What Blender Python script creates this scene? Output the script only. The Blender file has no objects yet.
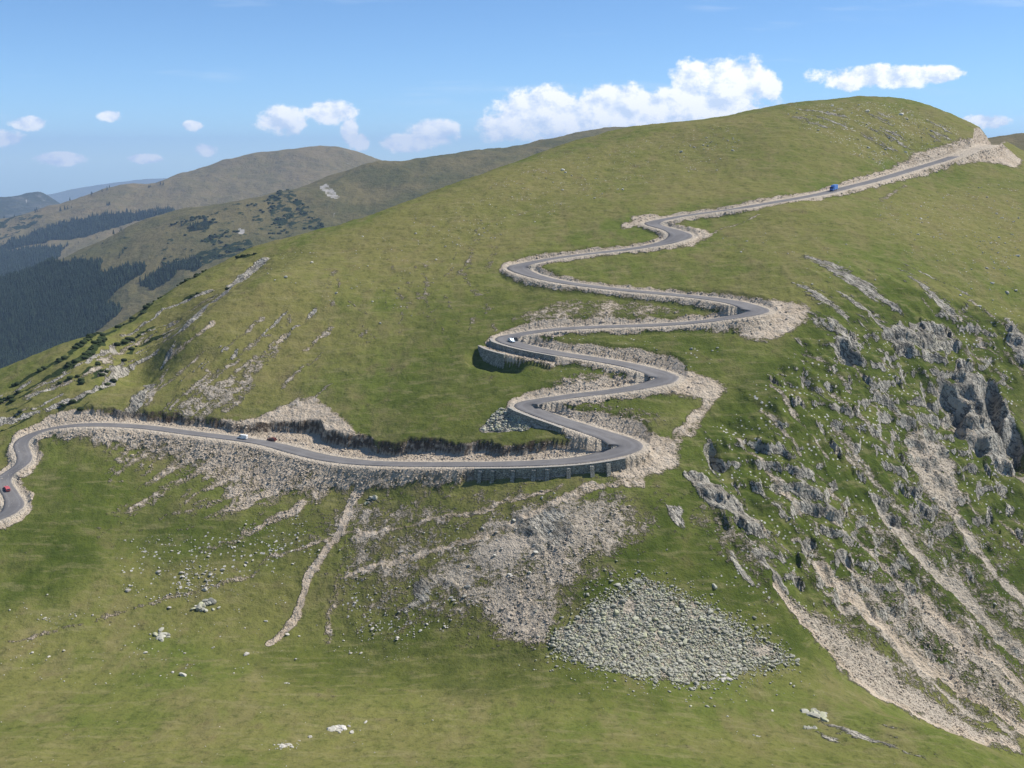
import bpy, bmesh, math, random
import numpy as np
from mathutils import Vector, Matrix

# ------------------------------------------------------------------ camera, sky, sun
SC = bpy.context.scene
COL = SC.collection
F = 1150.0
PITCH = math.atan(224.0 / F)
cam_d = bpy.data.cameras.new('camera')
cam = bpy.data.objects.new('camera', cam_d)
COL.objects.link(cam)
cam_d.sensor_width = 36.0
cam_d.lens = 36.0 * F / 1024.0
cam_d.clip_start = 0.5
cam_d.clip_end = 80000
cam.rotation_euler = (math.pi / 2 - PITCH, 0, 0)
SC.camera = cam

SUN_AZ = Vector((0.94, 0.31))
SUN_EL = math.radians(52)
EXPOSURE = 0.27
SKY_STRENGTH = 0.12
SUN_STRENGTH = 4.9
sd = bpy.data.lights.new('sun', 'SUN')
sd.energy = SUN_STRENGTH
sd.angle = math.radians(0.5)
sd.color = (1.0, 0.955, 0.89)
sun = bpy.data.objects.new('sun', sd)
COL.objects.link(sun)
_a = SUN_AZ.normalized()
SUNV = Vector((_a.x * math.cos(SUN_EL), _a.y * math.cos(SUN_EL), math.sin(SUN_EL)))
sun.rotation_euler = SUNV.to_track_quat('Z', 'Y').to_euler()
SC.view_settings.view_transform = 'Standard'
SC.view_settings.look = 'None'
SC.view_settings.exposure = EXPOSURE
SC.view_settings.gamma = 1
SC.cycles.volume_bounces = 1
SC.cycles.max_bounces = 6
SC.cycles.use_denoising = True


class NT:
    """small helper to write node trees as expressions"""
    def __init__(self, tree):
        self.t = tree

    def node(self, kind, **kw):
        n = self.t.nodes.new(kind)
        for k, v in kw.items():
            setattr(n, k, v)
        return n

    def put(self, sock, v):
        if isinstance(v, bpy.types.NodeSocket):
            self.t.links.new(v, sock)
        elif isinstance(v, (tuple, list)):
            v = tuple(v)
            if len(sock.default_value) == 4 and len(v) == 3:
                v = v + (1.0,)
            sock.default_value = v
        else:
            sock.default_value = v

    def m(self, op, a, b=0.0, c=0.0, clamp=False):
        n = self.node('ShaderNodeMath', operation=op, use_clamp=clamp)
        self.put(n.inputs[0], a)
        self.put(n.inputs[1], b)
        self.put(n.inputs[2], c)
        return n.outputs[0]

    def mix(self, a, b, f):
        n = self.node('ShaderNodeMix', data_type='RGBA')
        self.put(n.inputs['Factor'], f)
        self.put(n.inputs[6], a)
        self.put(n.inputs[7], b)
        return n.outputs[2]

    def step(self, x, lo, hi, a=0.0, b=1.0):
        n = self.node('ShaderNodeMapRange', interpolation_type='SMOOTHSTEP')
        self.put(n.inputs[0], x)
        self.put(n.inputs[1], lo)
        self.put(n.inputs[2], hi)
        self.put(n.inputs[3], a)
        self.put(n.inputs[4], b)
        return n.outputs[0]

    def noise(self, vec, scale, detail=3, rough=0.55):
        n = self.node('ShaderNodeTexNoise')
        self.put(n.inputs['Vector'], vec)
        n.inputs['Scale'].default_value = scale
        n.inputs['Detail'].default_value = detail
        n.inputs['Roughness'].default_value = rough
        return n.outputs[0]

    def voro(self, vec, scale, feature='F1', out=0):
        n = self.node('ShaderNodeTexVoronoi', feature=feature)
        self.put(n.inputs['Vector'], vec)
        n.inputs['Scale'].default_value = scale
        return n.outputs[out]

    def attr(self, name):
        n = self.node('ShaderNodeAttribute', attribute_name=name)
        return n.outputs['Fac']

    def mapping(self, vec, scale=(1, 1, 1), rot=(0, 0, 0)):
        n = self.node('ShaderNodeMapping')
        self.put(n.inputs['Vector'], vec)
        n.inputs['Scale'].default_value = scale
        n.inputs['Rotation'].default_value = rot
        return n.outputs[0]


# ---- world: Nishita sky with fair-weather cumulus written as a function of direction
def ray_uv(px, py):
    px = np.asarray(px, float)
    py = np.asarray(py, float)
    cx = (px - 512) / F
    cy = (384 - py) / F
    cp, sp = math.cos(PITCH), math.sin(PITCH)
    ry = cp + sp * cy
    rz = -sp + cp * cy
    return cx / ry, rz / ry


world = bpy.data.worlds.new('World')
SC.world = world
world.use_nodes = True
wt = world.node_tree
wt.nodes.clear()
W = NT(wt)
sky = W.node('ShaderNodeTexSky', sky_type='NISHITA')
sky.sun_disc = False
sky.sun_elevation = SUN_EL
sky.sun_rotation = math.atan2(_a.x, _a.y)
sky.altitude = 2200
sky.air_density = 0.75
sky.dust_density = 0.1
sky.ozone_density = 4.0
tc = W.node('ShaderNodeTexCoord')
sep = W.node('ShaderNodeSeparateXYZ')
W.put(sep.inputs[0], tc.outputs['Generated'])
yy = W.m('MAXIMUM', sep.outputs[1], 0.02)
cu = W.m('DIVIDE', sep.outputs[0], yy)
cv = W.m('DIVIDE', sep.outputs[2], yy)
# cumulus puffs: (u, v, half width, half height), traced as directions
PUFFS = [(28, 123, 22, 7), (4, 138, 20, 9), (60, 159, 28, 7), (110, 116, 13, 6), (192, 126, 11, 5),
         (206, 150, 13, 7), (145, 159, 18, 5), (282, 120, 25, 15), (330, 112, 28, 12), (350, 132, 9, 14), (362, 142, 8, 9),
         (430, 134, 30, 15), (408, 143, 26, 10), (545, 108, 50, 22), (500, 128, 26, 14), (520, 118, 30, 16), (620, 104, 52, 20), (690, 84, 22, 24),
         (728, 84, 50, 25), (768, 86, 14, 16), (660, 112, 60, 24), (580, 124, 64, 16), (720, 108, 60, 18), (880, 77, 66, 11), (935, 75, 34, 9), (850, 82, 24, 9), (600, 122, 90, 24), (680, 112, 80, 28), (740, 84, 34, 26), (545, 118, 54, 24),
         (985, 122, 24, 8)]


def cloud_field(u, v):
    best = None
    for (px, py, a, b) in PUFFS:
        pu, pv = ray_uv(px, py)
        du = W.m('MULTIPLY', W.m('SUBTRACT', u, float(pu)), F / a)
        dv = W.m('MULTIPLY', W.m('SUBTRACT', v, float(pv)), F / b)
        r2 = W.m('ADD', W.m('MULTIPLY', du, du), W.m('MULTIPLY', dv, dv))
        f = W.m('SUBTRACT', 1.0, r2)
        best = f if best is None else W.m('SMOOTH_MAX', best, f, 0.35)
    return best


def comb(x, y, z):
    n = W.node('ShaderNodeCombineXYZ')
    W.put(n.inputs[0], x)
    W.put(n.inputs[1], y)
    W.put(n.inputs[2], z)
    return n.outputs[0]


base = cloud_field(cu, cv)
p0 = comb(cu, W.m('MULTIPLY', cv, 1.25), 0.0)
nz = W.noise(p0, 46, 6, 0.62)
p1 = comb(W.m('ADD', cu, 0.006), W.m('ADD', W.m('MULTIPLY', cv, 1.25), 0.009), 0.0)
nz1 = W.noise(p1, 46, 6, 0.62)
fld = W.m('ADD', W.m('ADD', W.m('MULTIPLY', W.m('MAXIMUM', base, -3.0), 1.25), 0.10), W.m('MULTIPLY', W.m('SUBTRACT', nz, 0.5), 4.0))
alpha = W.step(fld, -0.12, 0.72)
billow = W.m('MULTIPLY', W.m('SUBTRACT', nz, nz1), 4.0)
lit = W.m('ADD', W.m('ADD', 0.62, billow), W.m('MULTIPLY', fld, 0.12), clamp=True)
ccol = W.mix((0.58, 0.67, 0.82), (1.0, 0.99, 0.97), lit)
# thin high streaks
wn = W.noise(comb(W.m('MULTIPLY', cu, 1.0), W.m('MULTIPLY', cv, 9.0), 3.1), 5.0, 4, 0.55)
wis = W.m('MULTIPLY', W.step(wn, 0.56, 0.76), 0.26)
bg1 = W.node('ShaderNodeBackground')
SKYTINT = (0.80, 0.965, 1.04)
tint = W.node('ShaderNodeMix', data_type='RGBA', blend_type='MULTIPLY')
tint.inputs['Factor'].default_value = 1.0
W.put(tint.inputs[6], sky.outputs[0])
W.put(tint.inputs[7], SKYTINT)
W.put(bg1.inputs[0], tint.outputs[2])
bg1.inputs[1].default_value = SKY_STRENGTH
bg2 = W.node('ShaderNodeBackground')
W.put(bg2.inputs[0], ccol)
bg2.inputs[1].default_value = 1.12
bg3 = W.node('ShaderNodeBackground')
bg3.inputs[0].default_value = (0.75, 0.84, 0.95, 1)
mx0 = W.node('ShaderNodeMixShader')
front = W.step(sep.outputs[1], 0.05, 0.3)
W.put(mx0.inputs[0], W.m('MULTIPLY', wis, front))
W.put(mx0.inputs[1], bg1.outputs[0])
W.put(mx0.inputs[2], bg3.outputs[0])
mx = W.node('ShaderNodeMixShader')
W.put(mx.inputs[0], W.m('MULTIPLY', W.m('MULTIPLY', alpha, front), 0.95))
W.put(mx.inputs[1], mx0.outputs[0])
W.put(mx.inputs[2], bg2.outputs[0])
wo = W.node('ShaderNodeOutputWorld')
W.put(wo.inputs[0], mx.outputs[0])


# ------------------------------------------------------------------ numpy noise
def _hash(ix, iy, seed):
    h = (ix.astype(np.int64) * 374761393 + iy.astype(np.int64) * 668265263 + seed * 974634777) & 0xFFFFFFFF
    h = ((h ^ (h >> 13)) * 1274126177) & 0xFFFFFFFF
    return (h ^ (h >> 16)) & 0xFFFFFFFF


def pnoise(x, y, seed=0):
    x0 = np.floor(x)
    y0 = np.floor(y)
    fx = x - x0
    fy = y - y0
    ix = x0.astype(np.int64)
    iy = y0.astype(np.int64)
    sx = fx * fx * fx * (fx * (fx * 6 - 15) + 10)
    sy = fy * fy * fy * (fy * (fy * 6 - 15) + 10)

    def g(dx, dy):
        a = _hash(ix + dx, iy + dy, seed) * (2 * math.pi / 4294967296.0)
        return np.cos(a) * (fx - dx) + np.sin(a) * (fy - dy)
    a = g(0, 0) * (1 - sx) + g(1, 0) * sx
    b = g(0, 1) * (1 - sx) + g(1, 1) * sx
    return (a * (1 - sy) + b * sy) * 1.5


def fbm(x, y, scale, octv=4, seed=0, gain=0.5):
    s = 0
    a = 1.0
    fr = 1.0 / scale
    for o in range(octv):
        s = s + a * pnoise(x * fr + 17.3 * o, y * fr - 9.1 * o, seed + o)
        a *= gain
        fr *= 2.03
    return s


def ridged(x, y, scale, octv=4, seed=0):
    s = 0
    a = 1.0
    fr = 1.0 / scale
    for o in range(octv):
        n = 1 - np.abs(pnoise(x * fr + 5.7 * o, y * fr + 3.3 * o, seed + o)) * 2
        s = s + a * n
        a *= 0.5
        fr *= 2.1
    return s


def sstep(x, lo, hi):
    t = np.clip((x - lo) / (hi - lo), 0, 1)
    return t * t * (3 - 2 * t)


# ------------------------------------------------------------------ landform: thin plate spline through surveyed points
def chain(px, start, items, beyond=((60, -0.12), (220, -0.45), (420, -0.5))):
    """walk outwards from a first point with a ground slope between sight lines"""
    out = []
    py, d = start
    u, v = ray_uv(px, py)
    z = v * d
    out.append((u * d, d, z))
    for py, s in items:
        if py is None:                        # a hidden hollow behind a crest
            d2 = d + s[0]
            z2 = z - s[1]
            u = ray_uv(px, 400)[0]
            out.append((u * d2, d2, z2))
            d, z = d2, z2
            continue
        u, v = ray_uv(px, py)
        d2 = (z - s * d) / (v - s)
        z = v * d2
        d = d2
        out.append((u * d, d, z))
    for dd, s in beyond:
        d2 = d + dd
        z2 = z + s * dd
        out.append((u * d2, d2, z2))
    return out


def tps_fit(P, lam):
    P = np.array(P, float)
    n = len(P)
    X = P[:, :2] / 100.0
    r2 = ((X[:, None] - X[None]) ** 2).sum(-1)
    K = 0.5 * r2 * np.log(r2 + 1e-12)
    A = np.zeros((n + 3, n + 3))
    A[:n, :n] = K + lam * np.eye(n)
    A[:n, n] = 1
    A[:n, n + 1:] = X
    A[n:, :n] = A[:n, n:].T
    b = np.zeros(n + 3)
    b[:n] = P[:, 2]
    w = np.linalg.solve(A, b)

    def ev(x, y):
        sh = x.shape
        q = np.stack([x.ravel(), y.ravel()], 1) / 100.0
        out = np.empty(len(q))
        for i in range(0, len(q), 20000):
            c = q[i:i + 20000]
            r2 = ((c[:, None] - X[None]) ** 2).sum(-1)
            out[i:i + 20000] = (0.5 * r2 * np.log(r2 + 1e-12)) @ w[:n] + w[n] + c @ w[n + 1:]
        return out.reshape(sh)
    return ev


def catmull(n_out_pos, n_in):
    """weight matrix for cubic interpolation at fractional indices"""
    pos = np.clip(np.asarray(n_out_pos, float), 0, n_in - 1.0001)
    i = np.floor(pos).astype(int)
    t = pos - i
    Wm = np.zeros((len(pos), n_in))
    ws = [-.5 * t ** 3 + t ** 2 - .5 * t, 1.5 * t ** 3 - 2.5 * t ** 2 + 1, -1.5 * t ** 3 + 2 * t ** 2 + .5 * t, .5 * t ** 3 - .5 * t ** 2]
    r = np.arange(len(pos))
    for k in range(4):
        j = np.clip(i + k - 1, 0, n_in - 1)
        np.add.at(Wm, (r, j), ws[k])
    return Wm


class Sheet:
    """height sheet on a fan grid of azimuth ratio u = x/y and distance y"""
    def __init__(self, pts, us, ds, lam=0.002, nu=150, nd=170):
        self.us, self.ds = us, ds
        ev = tps_fit(pts, lam)
        cu_ = np.linspace(us[0], us[-1], nu)
        cl = np.linspace(math.log(ds[0]), math.log(ds[-1]), nd)
        U, D = np.meshgrid(cu_, np.exp(cl))
        Zc = ev(U * D, D)
        Wc = catmull((us - us[0]) / (us[-1] - us[0]) * (nu - 1), nu)
        Wr = catmull((np.log(ds) - cl[0]) / (cl[-1] - cl[0]) * (nd - 1), nd)
        self.Z = Wr @ Zc @ Wc.T
        self.U, self.D = np.meshgrid(us, ds)
        self.X = self.U * self.D
        self.Y = self.D

    def index(self, x, y):
        u = x / y
        ci = np.interp(u, self.us, np.arange(len(self.us)))
        ri = np.interp(y, self.ds, np.arange(len(self.ds)))
        return ri, ci

    def sample(self, A, x, y):
        ri, ci = self.index(np.asarray(x, float), np.asarray(y, float))
        r0 = np.clip(ri.astype(int), 0, A.shape[0] - 2)
        c0 = np.clip(ci.astype(int), 0, A.shape[1] - 2)
        fr = ri - r0
        fc = ci - c0
        return (A[r0, c0] * (1 - fr) + A[r0 + 1, c0] * fr) * (1 - fc) + (A[r0, c0 + 1] * (1 - fr) + A[r0 + 1, c0 + 1] * fr) * fc

    def hit(self, px, py, d0=150.0, d1=None, A=None):
        """first meeting of the sight line with the sheet -> x, y, z arrays"""
        A = self.Z if A is None else A
        px = np.atleast_1d(np.asarray(px, float))
        py = np.atleast_1d(np.asarray(py, float))
        u, v = ray_uv(px, py)
        d1 = d1 or self.ds[-1]
        steps = np.exp(np.linspace(math.log(d0), math.log(d1), 900))
        S = steps[None, :]
        zz = self.sample(A, u[:, None] * S, np.broadcast_to(S, (len(u), len(steps))))
        diff = v[:, None] * S - zz
        below = diff < 0
        k = np.where(below.any(1), below.argmax(1), np.abs(diff).argmin(1))
        k = np.clip(k, 1, len(steps) - 1)
        a = diff[np.arange(len(u)), k - 1]
        b = diff[np.arange(len(u)), k]
        t = np.clip(a / (a - b + 1e-9), 0, 1)
        d = steps[k - 1] + (steps[k] - steps[k - 1]) * t
        return u * d, d, v * d


P = []
LEFTB = ((80, -0.3), (240, -0.55), (450, -0.5))
P += chain(-220, (768, 215), [(690, -.18), (620, .1), (560, .35), (505, .42), (470, .42), (430, .35)], LEFTB)
P += chain(-100, (768, 215), [(690, -.18), (620, .1), (560, .35), (500, .42), (450, .42), (405, .32)], LEFTB)
P += chain(0, (768, 215), [(690, -.18), (620, .1), (560, .35), (515, .42), (475, .40), (440, .38), (412, .35), (388, .25)], LEFTB)
P += chain(100, (768, 215), [(690, -.18), (620, .08), (560, .38), (500, .47), (425, .47), (402, .42), (366, .34), (339, .24)], LEFTB)
P += chain(180, (768, 215), [(690, -.18), (620, .05), (560, .42), (500, .5), (432, .5), (390, .5), (333, .45), (None, (22, 2)), (322, .26), (302, .30), (285, .24)], LEFTB)
P += chain(250, (768, 215), [(690, -.18), (630, .02), (560, .45), (500, .52), (440, .52), (400, .52), (330, .46), (276, .38), (None, (16, 4)), (268, .2), (248, .24)], LEFTB)
P += chain(140, (768, 215), [(690, -.18), (620, .05), (560, .4), (500, .48), (427, .48), (392, .48), (None, (20, 2.2)), (380, .25), (352, .3), (311, .26)], LEFTB)
P += chain(330, (768, 215), [(690, -.18), (640, .0), (560, .5), (500, .54), (458, .54), (400, .48), (320, .40), (262, .32), (233, .22)])
P += chain(400, (768, 215), [(695, -.18), (650, .0), (560, .55), (500, .55), (464, .55), (400, .42), (330, .38), (260, .31), (204, .22)])
P += chain(500, (768, 215), [(700, -.18), (660, .05), (560, .6), (500, .6), (464, .55), (420, .40), (340, .36), (270, .30), (220, .26), (167, .2)])
P += chain(600, (768, 215), [(705, -.18), (675, .08), (590, .5), (500, .62), (460, .55), (400, .38), (325, .36), (280, .30), (225, .27), (170, .25), (134, .2)])
P += chain(700, (768, 220), [(710, -.18), (683, .05), (600, .5), (500, .64), (440, .6), (380, .42), (310, .38), (250, .29), (214, .26), (160, .25), (120, .2)])
P += chain(770, (768, 224), [(715, -.17), (680, .0), (600, .55), (500, .66), (400, .62), (320, .5), (260, .3), (203, .25), (150, .27), (107, .22)])
P += chain(840, (768, 228), [(717, -.15), (705, -.05)], ())
P += chain(840, (660, 296), [(600, .66), (500, .68), (400, .68), (320, .6), (265, .34), (188, .22), (130, .33), (98, .24)])
P += chain(920, (768, 232), [(728, -.15)], ())
P += chain(920, (705, 298), [(600, .68), (500, .7), (400, .72), (320, .66), (262, .34), (168, .22), (130, .42), (102, .3)])
P += chain(985, (768, 236), [(748, -.15)], ())
P += chain(985, (736, 300), [(600, .68), (500, .72), (400, .74), (320, .66), (258, .34), (200, .2), (146, .14)], ((60, .0), (220, -.3), (420, -.5)))
P += chain(1060, (768, 300), [(600, .68), (500, .74), (400, .74), (320, .66), (262, .34), (210, .2), (172, .12)], ((60, -.08), (220, -.4), (420, -.5)))
P += chain(1180, (768, 315), [(600, .68), (500, .74), (400, .74), (320, .66), (270, .34), (230, .15)], ((60, -.1), (220, -.4), (420, -.5)))
P += chain(1330, (768, 330), [(600, .68), (500, .74), (400, .74), (330, .66), (290, .34)], ((60, -.1), (220, -.4), (420, -.5)))
for x_ in (-260, -130, 0, 130, 260):
    P.append((x_ * .8, 110, -72 - abs(x_) * .03))
    P.append((x_ * .5, 30, -21 - abs(x_) * .03))
P.append((0, 4, -2.2))

us = np.unique(np.concatenate([np.linspace(-.80, -.47, 60), np.arange(-.47, .4701, .00088), np.linspace(.47, .80, 60)]))
ds = np.concatenate([np.exp(np.linspace(math.log(12), math.log(195), 60))[:-1],
                     np.exp(np.arange(math.log(195), math.log(880), .0016)),
                     np.exp(np.linspace(math.log(881), math.log(1350), 40))])
T = Sheet(P, us, ds)
Z0 = T.Z.copy()
X, Y = T.X, T.Y

# ------------------------------------------------------------------ the road, traced then laid on the hill
ROADPX = [(-40, 534, 4), (-15, 525, 4), (5, 516.5, 4.2), (15, 507, 4.4), (13, 498, 3.6), (6, 488, 3.2), (3, 481, 3.2), (8, 474, 3.2), (20, 467, 3.4),
          (26, 458, 3.4), (21, 448, 3.4), (22, 441, 3.4), (36, 431, 3.3), (55, 425.5, 3.2), (80, 424, 3), (110, 424.5, 3), (150, 428, 3),
          (190, 433, 3), (230, 438, 3), (265, 442.5, 3.2), (290, 449.5, 3.4), (320, 458, 3.4), (350, 462.5, 3.2), (400, 464.5, 3), (460, 464.5, 3.1), (515, 464, 3.3),
          (569, 461.5, 3.7), (602, 457.5, 4.6), (621, 452, 5.4), (627, 445.5, 5.8), (616, 438, 5.4), (591, 430, 4.5), (561, 421, 4), (538, 413.5, 4), (526, 407, 4.4),
          (527, 403.5, 4.3), (540, 400, 3.8), (569, 396, 3.4), (610, 392, 3.4), (646, 387, 4.2), (663, 381, 5.4), (662, 374.5, 5.4), (638, 366.5, 4.5), (600, 360, 3.8),
          (561, 354, 3.7), (524, 347.5, 4), (508, 342.5, 4.4), (506, 338.5, 4.4), (516, 334.5, 4), (540, 330.5, 3.5), (587, 327.3, 3.3), (663, 325.2, 3.4),
          (713, 321, 3.7), (743, 316, 4.8), (757, 310.5, 5.3), (748, 304.8, 5), (724, 300.3, 4.2), (680, 295.5, 3.6), (612, 289, 3.5), (561, 282.3, 3.6), (531, 275.5, 4.2),
          (518, 269.5, 4.6), (520, 265.5, 4.4), (536, 261.3, 3.8), (574, 255.5, 3.4), (612, 251.5, 3.5), (650, 246.7, 4.4), (674, 240.8, 5.4), (681, 234.8, 5.2),
          (672, 230, 4.6), (656, 226.5, 4), (652, 223.3, 3.8), (662, 219.6, 3.5), (688, 215.4, 3.4), (720, 211, 3.4), (747, 207, 3.4), (814, 195.5, 3.4), (848, 187.5, 3.4), (881, 179, 3.4),
          (915, 169, 3.4), (949, 158.5, 3.4), (972, 150, 3.6), (984, 146, 3.8)]
rp = np.array(ROADPX, float)
rp[:14, 2] *= .74
rp[14:20, 2] *= .88


def spline(pts, n=16):
    pts = np.asarray(pts, float)
    idx = np.arange(len(pts) - 1, step=1.0 / n) if False else np.linspace(0, len(pts) - 1, (len(pts) - 1) * n + 1)
    return catmull(idx, len(pts)) @ pts if True else None


def spl(pts, n=16):
    pts = np.asarray(pts, float)
    ext = np.vstack([2 * pts[0] - pts[1], pts, 2 * pts[-1] - pts[-2]])
    idx = np.linspace(1, len(ext) - 2, (len(pts) - 1) * n + 1)
    return catmull(idx, len(ext)) @ ext


hx, hy, hz = T.hit(rp[:, 0], rp[:, 1])
wp = np.stack([hx, hy, hz, rp[:, 2]], 1)
wp = np.vstack([wp, wp[-1] + np.array([60, 110, 2, 0]) * .5, wp[-1] + np.array([60, 110, -4, 0])])
den = spl(wp, 24)


def resample(p, step):
    s = np.concatenate([[0], np.cumsum(np.hypot(np.diff(p[:, 0]), np.diff(p[:, 1])))])
    t = np.arange(0, s[-1], step)
    return np.stack([np.interp(t, s, p[:, k]) for k in range(p.shape[1])], 1)


road = resample(den, 1.0)


def smooth1(a, n, it=2):
    k = np.ones(n) / n
    for _ in range(it):
        a = np.convolve(np.pad(a, n // 2, mode='edge'), k, 'valid')[:len(a)]
    return a


road[:, 0] = smooth1(road[:, 0], 5, 2)
road[:, 1] = smooth1(road[:, 1], 5, 2)
road[:, 2] = smooth1(road[:, 2], 19, 3)
tan = np.gradient(road[:, :2], axis=0)
tan /= np.linalg.norm(tan, axis=1)[:, None] + 1e-9
nor = np.stack([-tan[:, 1], tan[:, 0]], 1)
# pixel position of every road sample, to name stretches of it
RPX = 512 + F * (road[:, 0] / (math.cos(PITCH) * road[:, 1] - math.sin(PITCH) * road[:, 2]))
RPY = 384 - F * ((math.sin(PITCH) * road[:, 1] + math.cos(PITCH) * road[:, 2]) / (math.cos(PITCH) * road[:, 1] - math.sin(PITCH) * road[:, 2]))
zl = T.sample(Z0, road[:, 0] + nor[:, 0] * 8, road[:, 1] + nor[:, 1] * 8)
zr = T.sample(Z0, road[:, 0] - nor[:, 0] * 8, road[:, 1] - nor[:, 1] * 8)
down = np.where(zl < zr, 1.0, -1.0)          # side of the valley


def near_px(px, py):
    return int(np.argmin((RPX - px) ** 2 + (RPY - py) ** 2 * 4))


i_w0, i_w1 = near_px(482, 464), near_px(622, 451.5)
i_t0, i_t1 = near_px(563, 354.5), near_px(508, 337.8)
i_l0, i_l1 = near_px(572, 424.5), near_px(527, 405)
fill = np.full(len(road), 0.95)
s0, s1 = sorted((near_px(60, 425), near_px(335, 460)))
fill[s0:s1] = .88
s0, s1 = sorted((near_px(335, 460), near_px(486, 464)))
fill[s0:s1] = 1.25
cutk = np.full(len(road), .95)
shoul = np.full(len(road), 2.0)
shoul[:near_px(60, 425)] = 1.3
lo, hi = near_px(85, 424), near_px(420, 464)
cutk[min(lo, hi):max(lo, hi)] = 1.3
cutk[near_px(905, 172):] = 2.2
fill[near_px(940, 160):] = 1.3
terr = np.zeros(len(road))
s0, s1 = sorted((i_w0, i_w1)); fill[s0:s1] = 7.0; fill = smooth1(fill, 7, 1); shoul[s0:s1] = 1.3
s0, s1 = sorted((i_l0, i_l1)); fill[s0:s1] = 3.0; shoul[s0:s1] = 1.2
s0, s1 = sorted((i_t0, i_t1)); terr[s0:s1] = 1.0; shoul[s0:s1] = 1.2
shoul = smooth1(shoul, 9, 1)
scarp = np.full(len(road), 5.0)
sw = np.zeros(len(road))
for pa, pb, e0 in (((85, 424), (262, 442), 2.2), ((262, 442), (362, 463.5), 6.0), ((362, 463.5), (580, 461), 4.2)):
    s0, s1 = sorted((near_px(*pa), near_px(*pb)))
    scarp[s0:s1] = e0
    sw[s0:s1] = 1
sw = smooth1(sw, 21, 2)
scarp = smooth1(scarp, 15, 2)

# stamp the nearest road sample on the sheet
BIG = 1e6
near_d = np.full(Z0.shape, BIG)
near_i = np.zeros(Z0.shape, int)
for i in range(len(road)):
    x, y = road[i, :2]
    R = 26.0
    r0, r1 = np.searchsorted(ds, [y - R, y + R])
    c0, c1 = np.searchsorted(us, [(x - R) / y - .01, (x + R) / y + .01])
    if r1 <= r0 or c1 <= c0:
        continue
    sl = (slice(r0, r1), slice(c0, c1))
    dd = (X[sl] - x) ** 2 + (Y[sl] - y) ** 2
    b = dd < near_d[sl]
    near_d[sl][b] = dd[b]
    near_i[sl][b] = i
near_d = np.sqrt(near_d)

# ------------------------------------------------------------------ ground cover outlines, carried from the sight lines to the hill in plan
GX0, GX1, GY0, GY1, GS = -480.0, 560.0, 180.0, 1000.0, 0.8
gw, gh = int((GX1 - GX0) / GS), int((GY1 - GY0) / GS)
gxs = GX0 + np.arange(gw) * GS
gys = GY0 + np.arange(gh) * GS
PLAN = {k: np.zeros((gh, gw), np.float32) for k in ('gravel', 'scree', 'rock', 'lush', 'dry', 'shrub', 'stone')}


def densify(pts, n=5, close=False):
    pts = list(pts)
    if close:
        pts = pts + [pts[0]]
    out = []
    for a, b in zip(pts[:-1], pts[1:]):
        for k in range(n):
            out.append((a[0] + (b[0] - a[0]) * k / n, a[1] + (b[1] - a[1]) * k / n))
    if not close:
        out.append(pts[-1])
    return out


def inside(poly, xs, ys):
    gx, gy = np.meshgrid(xs, ys)
    res = np.zeros(gx.shape, bool)
    n = len(poly)
    j = n - 1
    for i in range(n):
        xi, yi = poly[i]
        xj, yj = poly[j]
        if yi != yj:
            c = ((yi > gy) != (yj > gy)) & (gx < (xj - xi) * (gy - yi) / (yj - yi) + xi)
            res ^= c
        j = i
    return res


def blur(a, n):
    k = np.ones(n) / n
    for _ in range(2):
        a = np.apply_along_axis(lambda v: np.convolve(v, k, 'same'), 0, a)
        a = np.apply_along_axis(lambda v: np.convolve(v, k, 'same'), 1, a)
    return a


def plan_poly(pxs):
    d = densify(pxs, 4, True)
    x, y, z = T.hit([p[0] for p in d], [p[1] for p in d])
    return list(zip(x, y))


def area(kind, pxs, w=1.0, soft=5):
    poly = plan_poly(pxs)
    xs = [p[0] for p in poly]
    ys = [p[1] for p in poly]
    c0, c1 = [int(np.clip((v - GX0) / GS, 0, gw)) for v in (min(xs) - 8, max(xs) + 8)]
    r0, r1 = [int(np.clip((v - GY0) / GS, 0, gh)) for v in (min(ys) - 8, max(ys) + 8)]
    if c1 - c0 < 2 or r1 - r0 < 2:
        return
    m = inside(poly, gxs[c0:c1], gys[r0:r1]).astype(np.float32)
    m = blur(m, soft) * w
    PLAN[kind][r0:r1, c0:c1] = np.maximum(PLAN[kind][r0:r1, c0:c1], m)


def stroke(kind, pxs, wpx, w=1.0, taper=False):
    d = densify(pxs, 6)
    x, y, z = T.hit([p[0] for p in d], [p[1] for p in d])
    path = resample(np.stack([x, y], 1), 0.8)
    n = len(path)
    for i in range(n):
        px_, py_ = path[i]
        rad = wpx * py_ / F * 0.5
        ww = w * (1 - 0.8 * i / n if taper else 1)
        rad = max(rad, 0.9)
        R = rad * 1.8
        c0, c1 = [int(np.clip((v - GX0) / GS, 0, gw)) for v in (px_ - R, px_ + R + GS)]
        r0, r1 = [int(np.clip((v - GY0) / GS, 0, gh)) for v in (py_ - R, py_ + R + GS)]
        if c1 <= c0 or r1 <= r0:
            continue
        dd = np.hypot(gxs[None, c0:c1] - px_, gys[r0:r1, None] - py_)
        m = (1 - sstep(dd, rad * .55, rad * 1.6)) * ww
        PLAN[kind][r0:r1, c0:c1] = np.maximum(PLAN[kind][r0:r1, c0:c1], m)


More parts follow.
